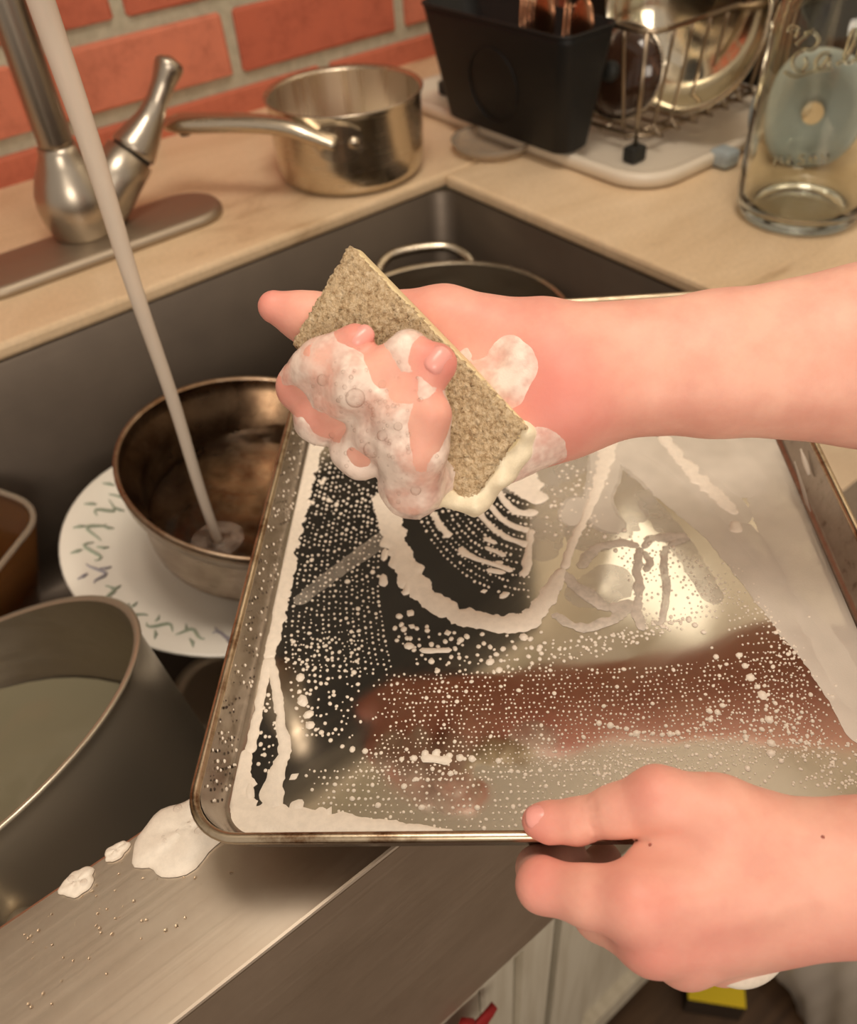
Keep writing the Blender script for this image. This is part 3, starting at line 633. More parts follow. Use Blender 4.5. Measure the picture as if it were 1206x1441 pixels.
# ------------------------------------------------------------------ floor things
bag = thing('plastic_bag', 'crumpled grey plastic bag standing on the floor at the right, below the hand', 'bag', (0.55, 0.02, FZ))
V = []; Fc = []; NA, NZ = 72, 26; bcx, bcy = 0.67, -0.02
for j in range(NZ):
    t = j/(NZ-1); z = FZ+0.002+0.36*t
    for k in range(NA):
        a = 2*math.pi*k/NA; r = 0.15*(0.85+0.3*math.sin(math.pi*min(1, t*1.1)))*(1-0.45*t**3)
        r *= 1+0.06*math.sin(5*a+6*t)+0.045*math.sin(11*a-9*t+1)+0.03*math.sin(19*a+15*t)
        V.append((bcx+r*math.cos(a), bcy+r*math.sin(a), z))
for j in range(NZ-1):
    for k in range(NA): Fc.append((j*NA+k, j*NA+(k+1) % NA, (j+1)*NA+(k+1) % NA, (j+1)*NA+k))
Fc.append(tuple(range(NA))[::-1]); Fc.append(tuple((NZ-1)*NA+k for k in range(NA)))
keep(mesh('bag_skin', V, Fc, M['bag']), bag)
yb = thing('yellow_box', 'bright yellow cardboard box with a dark side lying on the brown floor', 'box', (0.50, 0.09, FZ))
u_, v_ = unit([0.75, 0.66, 0]), unit([-0.66, 0.75, 0])
yc = onz(1050, 1419, FZ+0.05)
def yq(a, b, z): return (yc[0]+u_[0]*a+v_[0]*b, yc[1]+u_[1]*a+v_[1]*b, FZ+0.001+z)
s = Shape().add([yq(0, 0, .049), yq(.11, 0, .049), yq(.11, .07, .049), yq(0, .07, .049), yq(0, 0, .047), yq(.11, 0, .047), yq(.11, .07, .047), yq(0, .07, .047)], [(0, 1, 2, 3), (7, 6, 5, 4), (0, 4, 5, 1), (1, 5, 6, 2), (2, 6, 7, 3), (3, 7, 4, 0)])
keep(s.build('lid', M['yellow'], None, False), yb)
s = Shape().add([yq(0, 0, .047), yq(.11, 0, .047), yq(.11, .07, .047), yq(0, .07, .047), yq(0, 0, 0), yq(.11, 0, 0), yq(.11, .07, 0), yq(0, .07, 0)], [(0, 1, 2, 3), (7, 6, 5, 4), (0, 4, 5, 1), (1, 5, 6, 2), (2, 6, 7, 3), (3, 7, 4, 0)])
keep(s.build('side', M['dark_card'], None, False), yb)
bowp = thing('red_bow', 'dark red felt flower decoration hung on the white cabinet door', 'ornament', (0.094, 0.15, -0.318))
for k in range(6):
    a = k*math.pi/3+0.3; d = np.array([math.cos(a), 0, math.sin(a)]); e = np.array([-math.sin(a), 0, math.cos(a)])
    c_ = np.array([0.092, 0.1470, -0.306]); rr = []
    for t, w in ((0.003, .003), (.010, .010), (.020, .013), (.030, .009), (.036, .002)): rr.append([c_+d*t+e*w*math.cos(q)+np.array([0, -0.003*math.sin(q)-0.002*math.sin(t*80), 0]) for q in np.linspace(0, 2*math.pi, 10, endpoint=False)])
    keep(Shape().rings(rr).build('petal', M['red']), bowp)
keep(Shape().lathe([(0.006, 0.004), (0.006, -0.003), (0.003, -0.006)], 14, (0.092, 0.1470, -0.306), (0, 1, 0), True, True).build('button', M['red']), bowp)

# ------------------------------------------------------------------ baking sheet
TN = unit([-0.0099, 0.0274, 0.9996]); TBL = np.array([0.0055, 0.1864, 0.0453])
TV = np.array([0.2601, 0.4818, 0.0397])-TBL; TV -= TN*np.dot(TV, TN); TV = unit(TV)
TU = np.cross(TV, TN)
TW, TD, DEP = 0.297, 0.390, 0.021
def T(u, v, w=0.0): return TBL+TU*u+TV*v+TN*w
tray = thing('baking_sheet', 'rimmed steel baking sheet covered in soap suds held over the sink', 'baking sheet', tuple(T(TW/2, TD/2, -DEP)))
def tring(ins, w, r): return [T(x, y, w) for x, y in rrect(ins, ins, TW-ins, TD-ins, r, 10)]
keep(Shape().rings([tring(0.0035, -0.0005, 0.0205), tring(0.0075, -DEP+0.004, 0.0185), tring(0.0090, -DEP+0.0012, 0.0175), tring(0.0115, -DEP, 0.016)], False, False).build('side_wall', M['tray_wall']), tray)
keep(Shape().rings([tring(0.0115, -DEP, 0.016)], True, False).build('base', M['tray_floor']), tray)
keep(Shape().rings([tring(0.0110, -DEP-0.0010, 0.016), tring(0.0080, -DEP+0.0005, 0.0185), tring(0.0025, -0.001, 0.021)], True, False).build('underside', M['tray_wall']), tray)
keep(Shape().tube(tring(0.0016, -0.0004, 0.021), 0.0021, 12, closed=True).build('rolled_rim', M['tray_rim']), tray)
for o in tray.children:
    if o.name.startswith('base'):
        bm = bmesh.new(); bm.from_mesh(o.data)
        for f_ in bm.faces:
            if f_.normal.dot(Vector(TN)) < 0: f_.normal_flip()
        bm.to_mesh(o.data); bm.free()
TF = T(0, 0, -DEP)
def tf(x, y):                                                  # photo point -> tray floor (u, v)
    q = on_plane(x, y, TF, TN)-TBL; return np.array([np.dot(q, TU), np.dot(q, TV)])
def streak(shape, pts, hmax=0.0009, jag=0.24, seed=0, z0=0.0002):
    """pts: (x, y, width px) in the photo, laid as a domed ribbon of foam on the tray floor"""
    q = []
    for x, y, w in pts:
        a = tf(x, y); b = tf(x+w*0.5, y); c_ = tf(x, y+w*0.5); q.append((a[0], a[1], (np.linalg.norm(b-a)+np.linalg.norm(c_-a))/2))
    s_ = spline(q, 0.0014); n = len(s_); R = np.random.default_rng(seed)
    k1 = np.convolve(R.normal(size=n+8), np.ones(3)/3, 'same')[4:4+n]; k2 = np.convolve(R.normal(size=n+8), np.ones(3)/3, 'same')[4:4+n]
    V = []; Fc = []; K = 7
    for i in range(n):
        p = s_[i, :2]; t = unit(s_[min(i+1, n-1), :2]-s_[max(i-1, 0), :2]); nn = np.array([-t[1], t[0]])
        e = min(i, n-1-i)*0.0014; w = max(s_[i, 2]*WK, 0.0004); cap_ = math.sqrt(max(0.02, 1-max(0, 1-e/w)**2))
        wl, wr_ = w*cap_*max(.4, 1+jag*k1[i]), w*cap_*max(.4, 1+jag*k2[i]); h = min(hmax, w*0.55)*cap_
        for k in range(K):
            x = -1+2*k/(K-1); uv = p+nn*(x*(wl if x < 0 else wr_)); uv = np.clip(uv, 0.0095, [TW-0.0095, TD-0.0095])
            V.append(T(uv[0], uv[1], -DEP+z0+h*math.sqrt(max(0, 1-x*x))))
    for i in range(n-1):
        for k in range(K-1): Fc.append((i*K+k, i*K+k+1, (i+1)*K+k+1, (i+1)*K+k))
    shape.add(V, Fc)
foam = Shape(); film = Shape(); WK = 1.25
ST = [[(446, 590, 18), (436, 640, 20), (424, 690, 19), (412, 745, 18), (400, 815, 17), (390, 875, 15), (378, 930, 14)],
      [(379, 925, 12), (366, 985, 10), (358, 1030, 11), (350, 1062, 14)], [(380, 925, 9), (390, 975, 10), (397, 1030, 11), (400, 1060, 14), (388, 1092, 18), (384, 1122, 24), (392, 1140, 26)],
      [(343, 1055, 20), (336, 1095, 26), (338, 1130, 32), (356, 1152, 34), (400, 1155, 36), (450, 1158, 30), (510, 1162, 22), (570, 1167, 14), (640, 1172, 5)],
      [(338, 1060, 12), (332, 1110, 16), (336, 1150, 22)], [(410, 1130, 26), (425, 1140, 22)], [(455, 1143, 18), (466, 1148, 16)], [(352, 1100, 10), (351, 1128, 12)],
      [(541, 690, 20), (548, 735, 22), (560, 775, 24), (580, 815, 24), (610, 846, 22), (655, 868, 22), (700, 878, 24), (738, 876, 24), (762, 852, 20), (780, 822, 16), (793, 800, 11)],
      [(575, 812, 8), (572, 832, 8), (568, 838, 9)],
      [(793, 802, 8), (808, 760, 9), (823, 728, 9), (840, 690, 12), (850, 655, 18), (852, 630, 24), (858, 596, 24)],
      [(790, 804, 8), (815, 828, 14), (840, 846, 14), (856, 860, 12)], [(776, 865, 7), (813, 882, 11), (857, 875, 12), (890, 856, 12), (906, 888, 9)], [(856, 858, 11), (882, 852, 14), (893, 858, 12)],
      [(815, 800, 10), (835, 775, 10), (868, 764, 10), (900, 768, 8)], [(900, 770, 7), (897, 805, 8), (899, 838, 10), (892, 866, 10)], [(800, 818, 9), (822, 836, 9), (848, 858, 9)],
      [(905, 772, 8), (920, 757, 11), (962, 757, 12), (940, 768, 8)], [(938, 768, 6), (935, 800, 8), (938, 835, 8), (930, 876, 6), (917, 873, 6)], [(905, 775, 8), (915, 790, 8), (908, 805, 7)],
      [(930, 612, 12), (957, 646, 14), (975, 668, 16), (1000, 690, 18), (1020, 708, 16), (1037, 726, 10)], [(1033, 733, 12), (1037, 752, 14)],
      [(608, 720, 5), (620, 740, 6), (632, 757, 9)], [(646, 771, 10), (664, 784, 6), (700, 796, 6), (722, 804, 6)], [(698, 790, 16), (704, 797, 14)], [(684, 802, 6), (712, 806, 5)],
      [(664, 706, 6), (686, 737, 6), (716, 758, 6), (746, 767, 8)], [(682, 703, 6), (704, 729, 6), (726, 742, 7), (746, 748, 9)], [(700, 690, 6), (716, 712, 7), (735, 722, 9), (758, 721, 8)], [(748, 745, 8), (744, 770, 7), (741, 795, 8), (737, 812, 8)],
      [(726, 655, 26), (738, 680, 28), (752, 698, 24), (772, 702, 12)], [(680, 757, 5), (700, 765, 5)], [(682, 770, 5), (712, 783, 5)],
      [(590, 915, 7), (612, 916, 6), (636, 915, 7)], [(592, 1066, 13), (612, 1069, 8), (636, 1071, 13)], [(539, 808, 8), (541, 826, 10)], [(424, 978, 9), (429, 995, 10)], [(411, 1090, 16), (416, 1097, 15)],
      [(676, 833, 6), (686, 831, 6)], [(573, 860, 7), (582, 866, 8)], [(575, 880, 8), (585, 884, 7)], [(625, 892, 8), (635, 890, 8)], [(542, 772, 7), (540, 790, 6)], [(703, 842, 7), (716, 834, 6)]]
thin = Shape()
for i, st_ in enumerate(ST):
    soft = i in (11, 12, 13, 14, 15, 16, 17, 18, 19)
    streak(thin if soft else foam, st_, 0.0005 if soft else 0.0009, 0.34 if soft else 0.24, seed=i)
FS = [[(825, 590, 30), (858, 622, 30), (885, 640, 44), (920, 668, 46), (960, 702, 44), (1005, 742, 40), (1040, 780, 44), (1085, 832, 54), (1130, 884, 62), (1165, 930, 60), (1200, 990, 56), (1225, 1050, 50)],
      [(1040, 575, 62), (1068, 628, 62), (1090, 680, 70), (1112, 740, 78), (1140, 800, 84), (1172, 870, 84), (1205, 940, 80), (1235, 1010, 70)],
      [(860, 588, 40), (905, 625, 40), (950, 655, 40), (1000, 690, 44), (1045, 740, 50)], [(965, 585, 70), (1000, 628, 70), (1030, 660, 60), (1062, 700, 56)], [(856, 600, 40), (853, 640, 40), (850, 670, 38), (842, 700, 34), (850, 730, 40), (880, 745, 26)], [(820, 700, 40), (800, 740, 36)],
      [(1030, 735, 40), (1065, 780, 44), (1100, 825, 30)]]
WK = 1.0
for i, st_ in enumerate(FS): streak(film, st_, 0.0005, 0.05, 90+i, 0.0001)
TK = [[(1120, 650, 14), (1134, 690, 18), (1152, 740, 20), (1180, 800, 30)], [(1128, 632, 10), (1140, 668, 12)]]
# dots
DV, DF = [], []
SEG = 7
def dot(x, y, w, asp=1.0, ang=0.0):
    uv = tf(x, y)
    if not (0.010 < uv[0] < TW-0.010 and 0.010 < uv[1] < TD-0.010): return
    r = w*0.5*np.linalg.norm(on_plane(x+1, y, TF, TN)-on_plane(x, y, TF, TN)); b = len(DV); h = min(r*0.75, 0.0012)
    for rr_, hz_ in ((1.0, 0.0), (0.72, 0.72)):
        for k in range(SEG):
            a = 2*math.pi*k/SEG; dx, dy = math.cos(a)*r*rr_*asp, math.sin(a)*r*rr_
            DV.append(T(uv[0]+dx*math.cos(ang)-dy*math.sin(ang), uv[1]+dx*math.sin(ang)+dy*math.cos(ang), -DEP+0.0001+h*hz_))
    DV.append(T(uv[0], uv[1], -DEP+0.0001+h))
    for k in range(SEG):
        DF.append((b+k, b+(k+1) % SEG, b+SEG+(k+1) % SEG, b+SEG+k)); DF.append((b+SEG+k, b+SEG+(k+1) % SEG, b+2*SEG))
R = random.Random(5)
def row(pts, gap, size, jit=1.0, skip=0.12, big=0.0):
    q = spline(pts, gap*R.uniform(0.88, 1.14))
    for p in q[R.randint(0, 1):]:
        if R.random() < skip: continue
        s_ = size*R.uniform(0.5, 1.4)*(1.8 if R.random() < big else 1)
        dot(p[0]+R.gauss(0, jit), p[1]+R.gauss(0, jit), s_, R.uniform(1, 1.3), R.uniform(0, 3))
for i in range(17):                                             # columns beside the left border
    f_ = i/16.0
    row([(452+92*f_, 628+50*f_), (432+103*f_, 715+40*f_), (414+118*f_, 800+30*f_), (402+140*f_, 880+20*f_), (404+150*f_, 940+10*f_)], 7.0, 3.3, 0.75, 0.10, 0.05)
for i in range(12):
    f_ = i/11.0; row([(404+100*f_, 890), (408+96*f_, 950), (418+88*f_, 1000), (432+80*f_, 1035)], 9, 4.2, 1.3, 0.3, 0.05)
for i in range(5): row([(372+i*5, 985-i*6), (368+i*6, 1040), (366+i*5, 1085)], 11, 4.5, 2.0, 0.3)
for i in range(22):                                             # arcs inside the big U
    f_ = i/21.0; r0 = 196-9.0*i
    pts = [(752+r0*math.cos(a)*(0.92+0.05*f_), 640+r0*math.sin(a)*(1.02)) for a in np.linspace(2.72, 1.62, 14)]
    row([p for p in pts], 6.8, 3.4, 0.5, 0.08)
for i in range(9):
    r0 = 70+16*i; row([(930+r0*math.cos(a), 985+r0*math.sin(a)*0.85) for a in np.linspace(0.1, 2.2, 12)], 9, 3.8, 0.9, 0.12, 0.08)
for i in range(10):                                             # lumps below the U
    row([(545+i*3, 862+i*7.5), (640, 893+i*5.5), (760, 895+i*5)], 19-i*0.8, 7.5-0.4*i, 2.6, 0.22, 0.1)
for i in range(24):                                             # rows across the reflected arm
    y = 952+i*6.4
    row([(540+R.uniform(-20, 30)-i*1.5, y), (760, y-8), (960, y-16), (1120+i*2, y-40)], 7.0, 2.7, 0.9, 0.18, 0.08)
for i in range(15):
    y = 915+i*9; row([(1020+i*6, y-40+i*2), (1090+i*4, y-55+i*6), (1165+i*2, y-40+i*9)], 7.0, 2.8, 0.6, 0.08, 0.06)
for pts, gap, size in (([(421, 955), (425, 985), (434, 1010), (441, 1024), (457, 1032), (468, 1045), (492, 1052), (520, 1059), (548, 1060), (572, 1068), (610, 1060), (660, 1068), (700, 1072)], 16, 10),
                       ([(1043, 923), (1062, 958), (1076, 985), (1085, 1022), (1085, 1060)], 14, 11), ([(846, 1016), (880, 1026), (920, 1034), (965, 1030), (1000, 1014), (1014, 992)], 11, 8), ([(960, 860), (1000, 905), (1010, 950), (985, 985)], 14, 8)):
    row(pts, gap, size, 1.2, 0.05)
for i in range(9):                                              # bottom rows
    y = 1082+i*9.5; row([(428+i*4, y+2), (540, y+4), (640, y+6), (735+i, y+4)], 8.5, 3.6, 1.0, 0.15, 0.08)
for i in range(10):
    y = 1068+i*8; row([(740, y), (830, y-2), (900-i*6, y-6)], 8, 3.4, 1.2, 0.15, 0.05)
for i in range(20):                                             # fine drops over the bright part
    row([(830+i*9, 720+i*4), (880+i*9, 800+i*3), (905+i*8, 880-i*1.0)], 8, 2.9, 1.2, 0.2, 0.1)
for i in range(9): row([(770, 905+i*4), (860, 890+i*3), (960, 868+i*2)], 9, 4.0, 2.0, 0.3)
for i in range(12): row([(1010+i*7, 790+i*12), (1050+i*6, 810+i*11), (1075+i*5, 850+i*9)], 8, 3.2, 1.6, 0.25)
for i in range(14): row([(790+i*5, 650+i*2), (775+i*6, 700), (760+i*6, 750)], 11, 4.6, 2.4, 0.35)
for _ in range(90): dot(R.uniform(1110, 1210), R.uniform(1040, 1110), R.uniform(3, 6))
fo = tag(foam.build('soap_foam', M['foam']), 'thick white streaks of soap foam on the baking sheet', 'foam', None, 'stuff')
faint = Shape()
for i, st_ in enumerate([[(890, 640, 50), (885, 690, 64), (850, 735, 76), (805, 770, 50)], [(830, 640, 50), (800, 690, 60), (775, 740, 50), (760, 790, 30)], [(700, 690, 20), (770, 660, 60), (830, 620, 60)], [(795, 840, 34), (840, 830, 60), (880, 800, 50)], [(560, 745, 26), (480, 800, 22), (415, 850, 18)], [(905, 700, 24), (960, 770, 30), (1010, 850, 24)]]): streak(faint, st_, 0.0003, 0.1, 140+i, 0.00005)
tag(thin.build('soap_strands', M['strand']), 'thin see-through soap strands curling right of the thick foam arc', 'soap film', None, 'stuff')
tag(faint.build('soap_haze', M['haze']), 'faint greyish soap haze smeared between the strands on the baking sheet', 'soap film', None, 'stuff')
fi = tag(film.build('soap_film', M['film']), 'thin milky soap film along the right side of the baking sheet', 'soap film', None, 'stuff')
do = tag(mesh('soap_droplets', DV, DF, M['foam']), 'rows of tiny white soap drops dotted over the baking sheet', 'soap drops', None, 'stuff')
dp = Shape()
for ln_ in TK:
    q = spline([tuple(on_plane(x, y, T(TW-0.0068, 0, 0), TU)+(-TU)*0.0005)+(w*0.00013,) for x, y, w in ln_], 0.002)
    dp.tube([p[:3] for p in q], [max(.0006, p[3]*math.sin(0.25+2.6*i/len(q))) for i, p in enumerate(q)], 8)
tag(dp.build('wall_foam', M['film']), 'milky foam runs down the right side wall of the baking sheet', 'foam', None, 'stuff')
# specks on the tray's left wall
sp_ = Shape()
for _ in range(120):
    v = R.uniform(0.02, TD-0.03); t = R.random(); u = 0.004+0.0048*t; w = -0.001-(DEP-0.004)*t
    r_ = R.uniform(0.0003, 0.0008); sp_.lathe([(r_, 0), (r_*0.6, r_*0.5)], 6, T(u, v, w)+TU*0.0002, unit(TU*0.95+TN*0.25), cap1=True)
tag(keep(sp_.build('burnt_specks', M['speck']), tray), kind='stuff')
sp_ = Shape()
for _ in range(160):
    v = R.uniform(0.02, TD-0.03); t = R.random(); u = 0.004+0.0048*t; w = -0.001-(DEP-0.004)*t
    r_ = R.uniform(0.0004, 0.0010); sp_.lathe([(r_, 0), (r_*0.6, r_*0.5)], 6, T(u, v, w)+TU*0.0002, unit(TU*0.95+TN*0.25), cap1=True)
tag(sp_.build('wall_drops', M['foam']), 'small soap drops on the left side wall of the baking sheet', 'soap drops', None, 'stuff')
# foam on the sink's rim
def puddle(px, py, w, h, ang, label, hh, seed, holes=0):
    c_ = onz(px, py, 0.0); kx = np.linalg.norm(onz(px+1, py, 0)-c_); q = random.Random(seed); N = 40; V = []; Fc = []
    ux = unit(onz(px+math.cos(ang)*5, py+math.sin(ang)*5, 0)-c_); uy = np.cross([0, 0, 1], ux)
    ph = [q.uniform(0, 6.28) for _ in range(4)]
    lv = [(1.0, 0.0), (0.96, 0.5), (0.82, 0.85), (0.5, 1.0), (0.15, 1.0)]
    for s_, z_ in lv:
        for k in range(N):
            a = 2*math.pi*k/N; e = 1+0.08*math.sin(3*a+ph[0])+0.06*math.sin(5*a+ph[1])+0.03*math.sin(9*a+ph[2])
            p = c_+ux*math.cos(a)*w*0.5*kx*e*s_+uy*math.sin(a)*h*0.5*kx*e*s_; p[2] = 0.0004+hh*z_*(1+0.2*math.sin(4*a+ph[3])*(1-s_)); V.append(p)
    for j in range(len(lv)-1):
        for k in range(N): Fc.append((j*N+k, j*N+(k+1) % N, (j+1)*N+(k+1) % N, (j+1)*N+k))
    Fc.append(tuple((len(lv)-1)*N+k for k in range(N)))
    t = thing('foam_patch', label, 'foam', tuple(c_), 'foam on the sink rim')
    keep(mesh('foam_body', V, Fc, M['foam']), t)
    for k in range(holes):
        a, r = q.uniform(0, 6.28), q.uniform(.1, .7); p = c_+ux*math.cos(a)*w*.5*kx*r+uy*math.sin(a)*h*.5*kx*r; rb = q.uniform(.0006, .0022)
        keep(Shape().lathe([(rb*math.sin(b), -rb*math.cos(b)*0.6) for b in np.linspace(0.1, 3.04, 8)], 12, p+np.array([0, 0, hh*1.02])).build('bubble', M['bubble']), t)
puddle(262, 1172, 150, 100, -0.6, 'largest patch of white foam on the steel rim, next to the baking sheet corner', 0.0035, 1, 9)
puddle(110, 1243, 48, 36, -0.6, 'oval blob of white foam on the steel rim, farthest from the baking sheet', 0.002, 2, 3)
puddle(165, 1199, 36, 22, -0.6, 'small blob of white foam at the rim edge between two other foam patches', 0.002, 3, 2)
dr_ = Shape()
for _ in range(70):
    px = R.uniform(20, 330); py = 1304-0.688*px+R.uniform(25, 170); c_ = onz(px, py, 0.0002)
    if not (SO+0.004 < c_[1] < SF-0.004): continue
    r_ = R.uniform(.0002, .0009); dr_.lathe([(r_, 0), (r_*.7, r_*.35), (r_*.1, r_*.5)], 8, c_, cap1=True)
tag(dr_.build('water_drops', M['water']), 'scattered water drops on the flat steel sink rim', 'water drops', None, 'stuff')

# ------------------------------------------------------------------ sponge
def PH(x, y, d): return P(x, y, d-0.016+0.036*min(1.0, max(0.0, (x-650)/590)))   # the forearm falls away towards the elbow
A_, B_, C_, D_ = PH(490, 345, 0.350), PH(738, 600, 0.338), PH(661, 712, 0.352), PH(409, 484, 0.364)
sc_ = (A_+B_+C_+D_)/4; sl = unit((B_-A_)+(C_-D_)); sw = (D_-A_)+(C_-B_); sw = unit(sw-sl*np.dot(sw, sl)); sn = np.cross(sl, sw)
if np.dot(sn, CF) > 0: sn = -sn
def sbil(a, b): return (A_*(1-a)+B_*a)*(1-b)+(D_*(1-a)+C_*a)*b
sponge = thing('sponge', 'tan scouring sponge gripped in the soapy hand above the baking sheet', 'sponge', tuple(sc_))
NA, NB = 110, 52; V = []; Fc = []
for j in range(NB+1):
    for i in range(NA+1):
        p = sbil(i/NA, j/NB); e = min(i/NA, 1-i/NA, (j/NB)*0.5, (1-j/NB)*0.5); rim_ = 0.0010*max(0, 1-e/0.02)
        jx = R.gauss(0, 0.00022)
        V.append(p+sn*(R.gauss(0, 0.00035)-rim_)+sl*jx*(1 if e > 0 else 1.6)+sw*R.gauss(0, 0.0003))
for j in range(NB):
    for i in range(NA): Fc.append((j*(NA+1)+i, j*(NA+1)+i+1, (j+1)*(NA+1)+i+1, (j+1)*(NA+1)+i))
loop = [i for i in range(NA+1)]+[(j+1)*(NA+1)-1 for j in range(1, NB+1)]+[NB*(NA+1)+i for i in range(NA-1, -1, -1)]+[j*(NA+1) for j in range(NB-1, 0, -1)]
nb = len(V)
for v in loop: V.append(V[v]-sn*0.0045+np.array([R.gauss(0, .0002) for _ in range(3)]))
for k in range(len(loop)): Fc.append((loop[k], nb+k, nb+(k+1) % len(loop), loop[(k+1) % len(loop)]))
Fc.append(tuple(nb+k for k in range(len(loop))))
keep(mesh('scouring_pad', V, Fc, M['scour']), sponge)
def sring(z, g_): 
    ctr = sc_; return [p+sn*z+unit(p-ctr)*g_ for p in [sbil(a, b) for a, b in rrect(0, 0, 1, 1, 0.03, 5)]]
keep(Shape().rings([sring(-0.0038, 0.0002), sring(-0.006, 0.0008), sring(-0.0125, 0.0010), sring(-0.0145, -0.001)]).build('foam_layer', M['sponge_body']), sponge)

# ------------------------------------------------------------------ hands: distance fields turned into one skin each
def surface(fn, lo, hi, h, chunk=None):
    lo = np.asarray(lo); n = np.ceil((np.asarray(hi)-lo)/h).astype(int)+1
    ax = [lo[i]+h*np.arange(n[i]) for i in range(3)]
    Gx, Gy, Gz = np.meshgrid(*ax, indexing='ij'); pts = np.stack([Gx, Gy, Gz], -1).reshape(-1, 3).astype(np.float32)
    D = fn(pts).reshape(n)
    S = D < 0
    cells = np.zeros(n-1, np.int32)
    for dx in (0, 1):
        for dy in (0, 1):
            for dz in (0, 1): cells += S[dx:n[0]-1+dx, dy:n[1]-1+dy, dz:n[2]-1+dz]
    act = (cells > 0) & (cells < 8); idx = -np.ones(n-1, np.int64); idx[act] = np.arange(act.sum())
    ijk = np.argwhere(act); acc = np.zeros((len(ijk), 3)); cnt = np.zeros(len(ijk))
    cs = [(a, b, c) for a in (0, 1) for b in (0, 1) for c in (0, 1)]
    for p in cs:
        for k in range(3):
            if p[k] == 0:
                q = list(p); q[k] = 1
                d0 = D[tuple((ijk+p).T)]; d1 = D[tuple((ijk+q).T)]; mk = (d0 < 0) != (d1 < 0)
                t = np.where(mk, d0/np.where(d0 == d1, 1, d0-d1), 0)
                pos = np.array(p, float)[None]+np.eye(3)[k][None]*t[:, None]
                acc += np.where(mk[:, None], pos, 0); cnt += mk
    V = lo+h*(ijk+acc/cnt[:, None]); faces = []
    for k in range(3):
        a, b = (k+1) % 3, (k+2) % 3
        sl0 = [slice(1, -1)]*3; sl0[k] = slice(0, n[k]-1); sl1 = list(sl0); sl1[k] = slice(1, n[k])
        s0, s1 = S[tuple(sl0)], S[tuple(sl1)]; e = np.argwhere(s0 != s1); flip = s0[s0 != s1]
        base = e.copy(); base[:, a] += 1; base[:, b] += 1
        def cid(da, db):
            c = base.copy(); c[:, a] -= da; c[:, b] -= db; return idx[tuple(c.T)]
        q = np.stack([cid(0, 0), cid(1, 0), cid(1, 1), cid(0, 1)], 1); q[flip] = q[flip][:, ::-1]; q = q[:, ::-1]; faces.append(q)
    return V, np.concatenate(faces)
def cone(p, a, b, r1, r2):
    a = np.asarray(a, np.float32); b = np.asarray(b, np.float32); ba = b-a; L2 = np.dot(ba, ba)
    t = np.clip((p-a)@ba/L2, 0, 1); return np.linalg.norm(p-a-t[:, None]*ba, axis=1)-(r1+(r2-r1)*t)
def ball(p, c, r): return np.linalg.norm(p-np.asarray(c, np.float32), axis=1)-r
def smin(a, b, k):
    h = np.clip(0.5+0.5*(b-a)/k, 0, 1); return b+(a-b)*h-k*h*(1-h)
def chain(p, js, k=0.004):
    d = None
    for (a, ra), (b, rb) in zip(js[:-1], js[1:]):
        e = cone(p, a, b, ra, rb); d = e if d is None else smin(d, e, k)
    return d
def hit(fn, x, y, d0=0.22):
    d = d0; rv = ray(x, y); L_ = np.linalg.norm(rv)
    for _ in range(90):
        q = fn((CO+rv*d)[None].astype(np.float32))[0]
        if q < 0.00015: break
        d += 0.7*q/L_
    return CO+rv*d
def fnoise(p, s, seed):
    R_ = np.random.default_rng(seed); o = np.zeros(len(p), np.float32)
    for i in range(7):
        k = R_.normal(size=3); k = k/np.linalg.norm(k)*s*(0.6+0.9*R_.random()); o += np.sin(p@k.astype(np.float32)+R_.random()*6.28)
    return o/2.6
def skin_mesh(name, V, Fc, parent, pink):
    o = mesh(name, V, Fc, M['skin'], None); keep(o, parent)
    t = np.zeros(len(V))
    for c_, r_, a_ in pink: t = np.maximum(t, a_*np.exp(-((V-np.asarray(c_))**2).sum(1)/r_**2))
    at = o.data.attributes.new('tone', 'FLOAT', 'POINT'); at.data.foreach_set('value', t.astype(np.float32)); return o
def nail(parent, c_, up_, along, w=0.0050, l=0.0065, root=None):
    up_ = unit(up_); along = unit(along-up_*np.dot(along, up_)); side = np.cross(up_, along); V = [np.asarray(c_)+up_*0.0012]; Fc = []; N = 20
    for j, (s_, z_) in enumerate(((0.5, 0.0010), (0.85, 0.0005), (1.0, -0.0004), (1.0, -0.0012))):
        for k in range(N):
            a = 2*math.pi*k/N; cx_ = math.copysign(abs(math.cos(a))**0.75, math.cos(a)); sx_ = math.copysign(abs(math.sin(a))**0.75, math.sin(a))
            V.append(np.asarray(c_)+along*l*cx_*s_+side*w*sx_*s_+up_*(z_-0.0016*(sx_*s_)**2))
    for k in range(N): Fc.append((0, 1+k, 1+(k+1) % N))
    for j in range(3):
        for k in range(N): Fc.append((1+j*N+k, 1+(j+1)*N+k, 1+(j+1)*N+(k+1) % N, 1+j*N+(k+1) % N))
    o = mesh('fingernail', V, Fc, M['nail']); o.parent = parent; return o

person = thing('person', 'person reaching in from the right with bare arms, scrubbing the baking sheet with a sponge', 'person', (0.45, 0.12, 0.10))
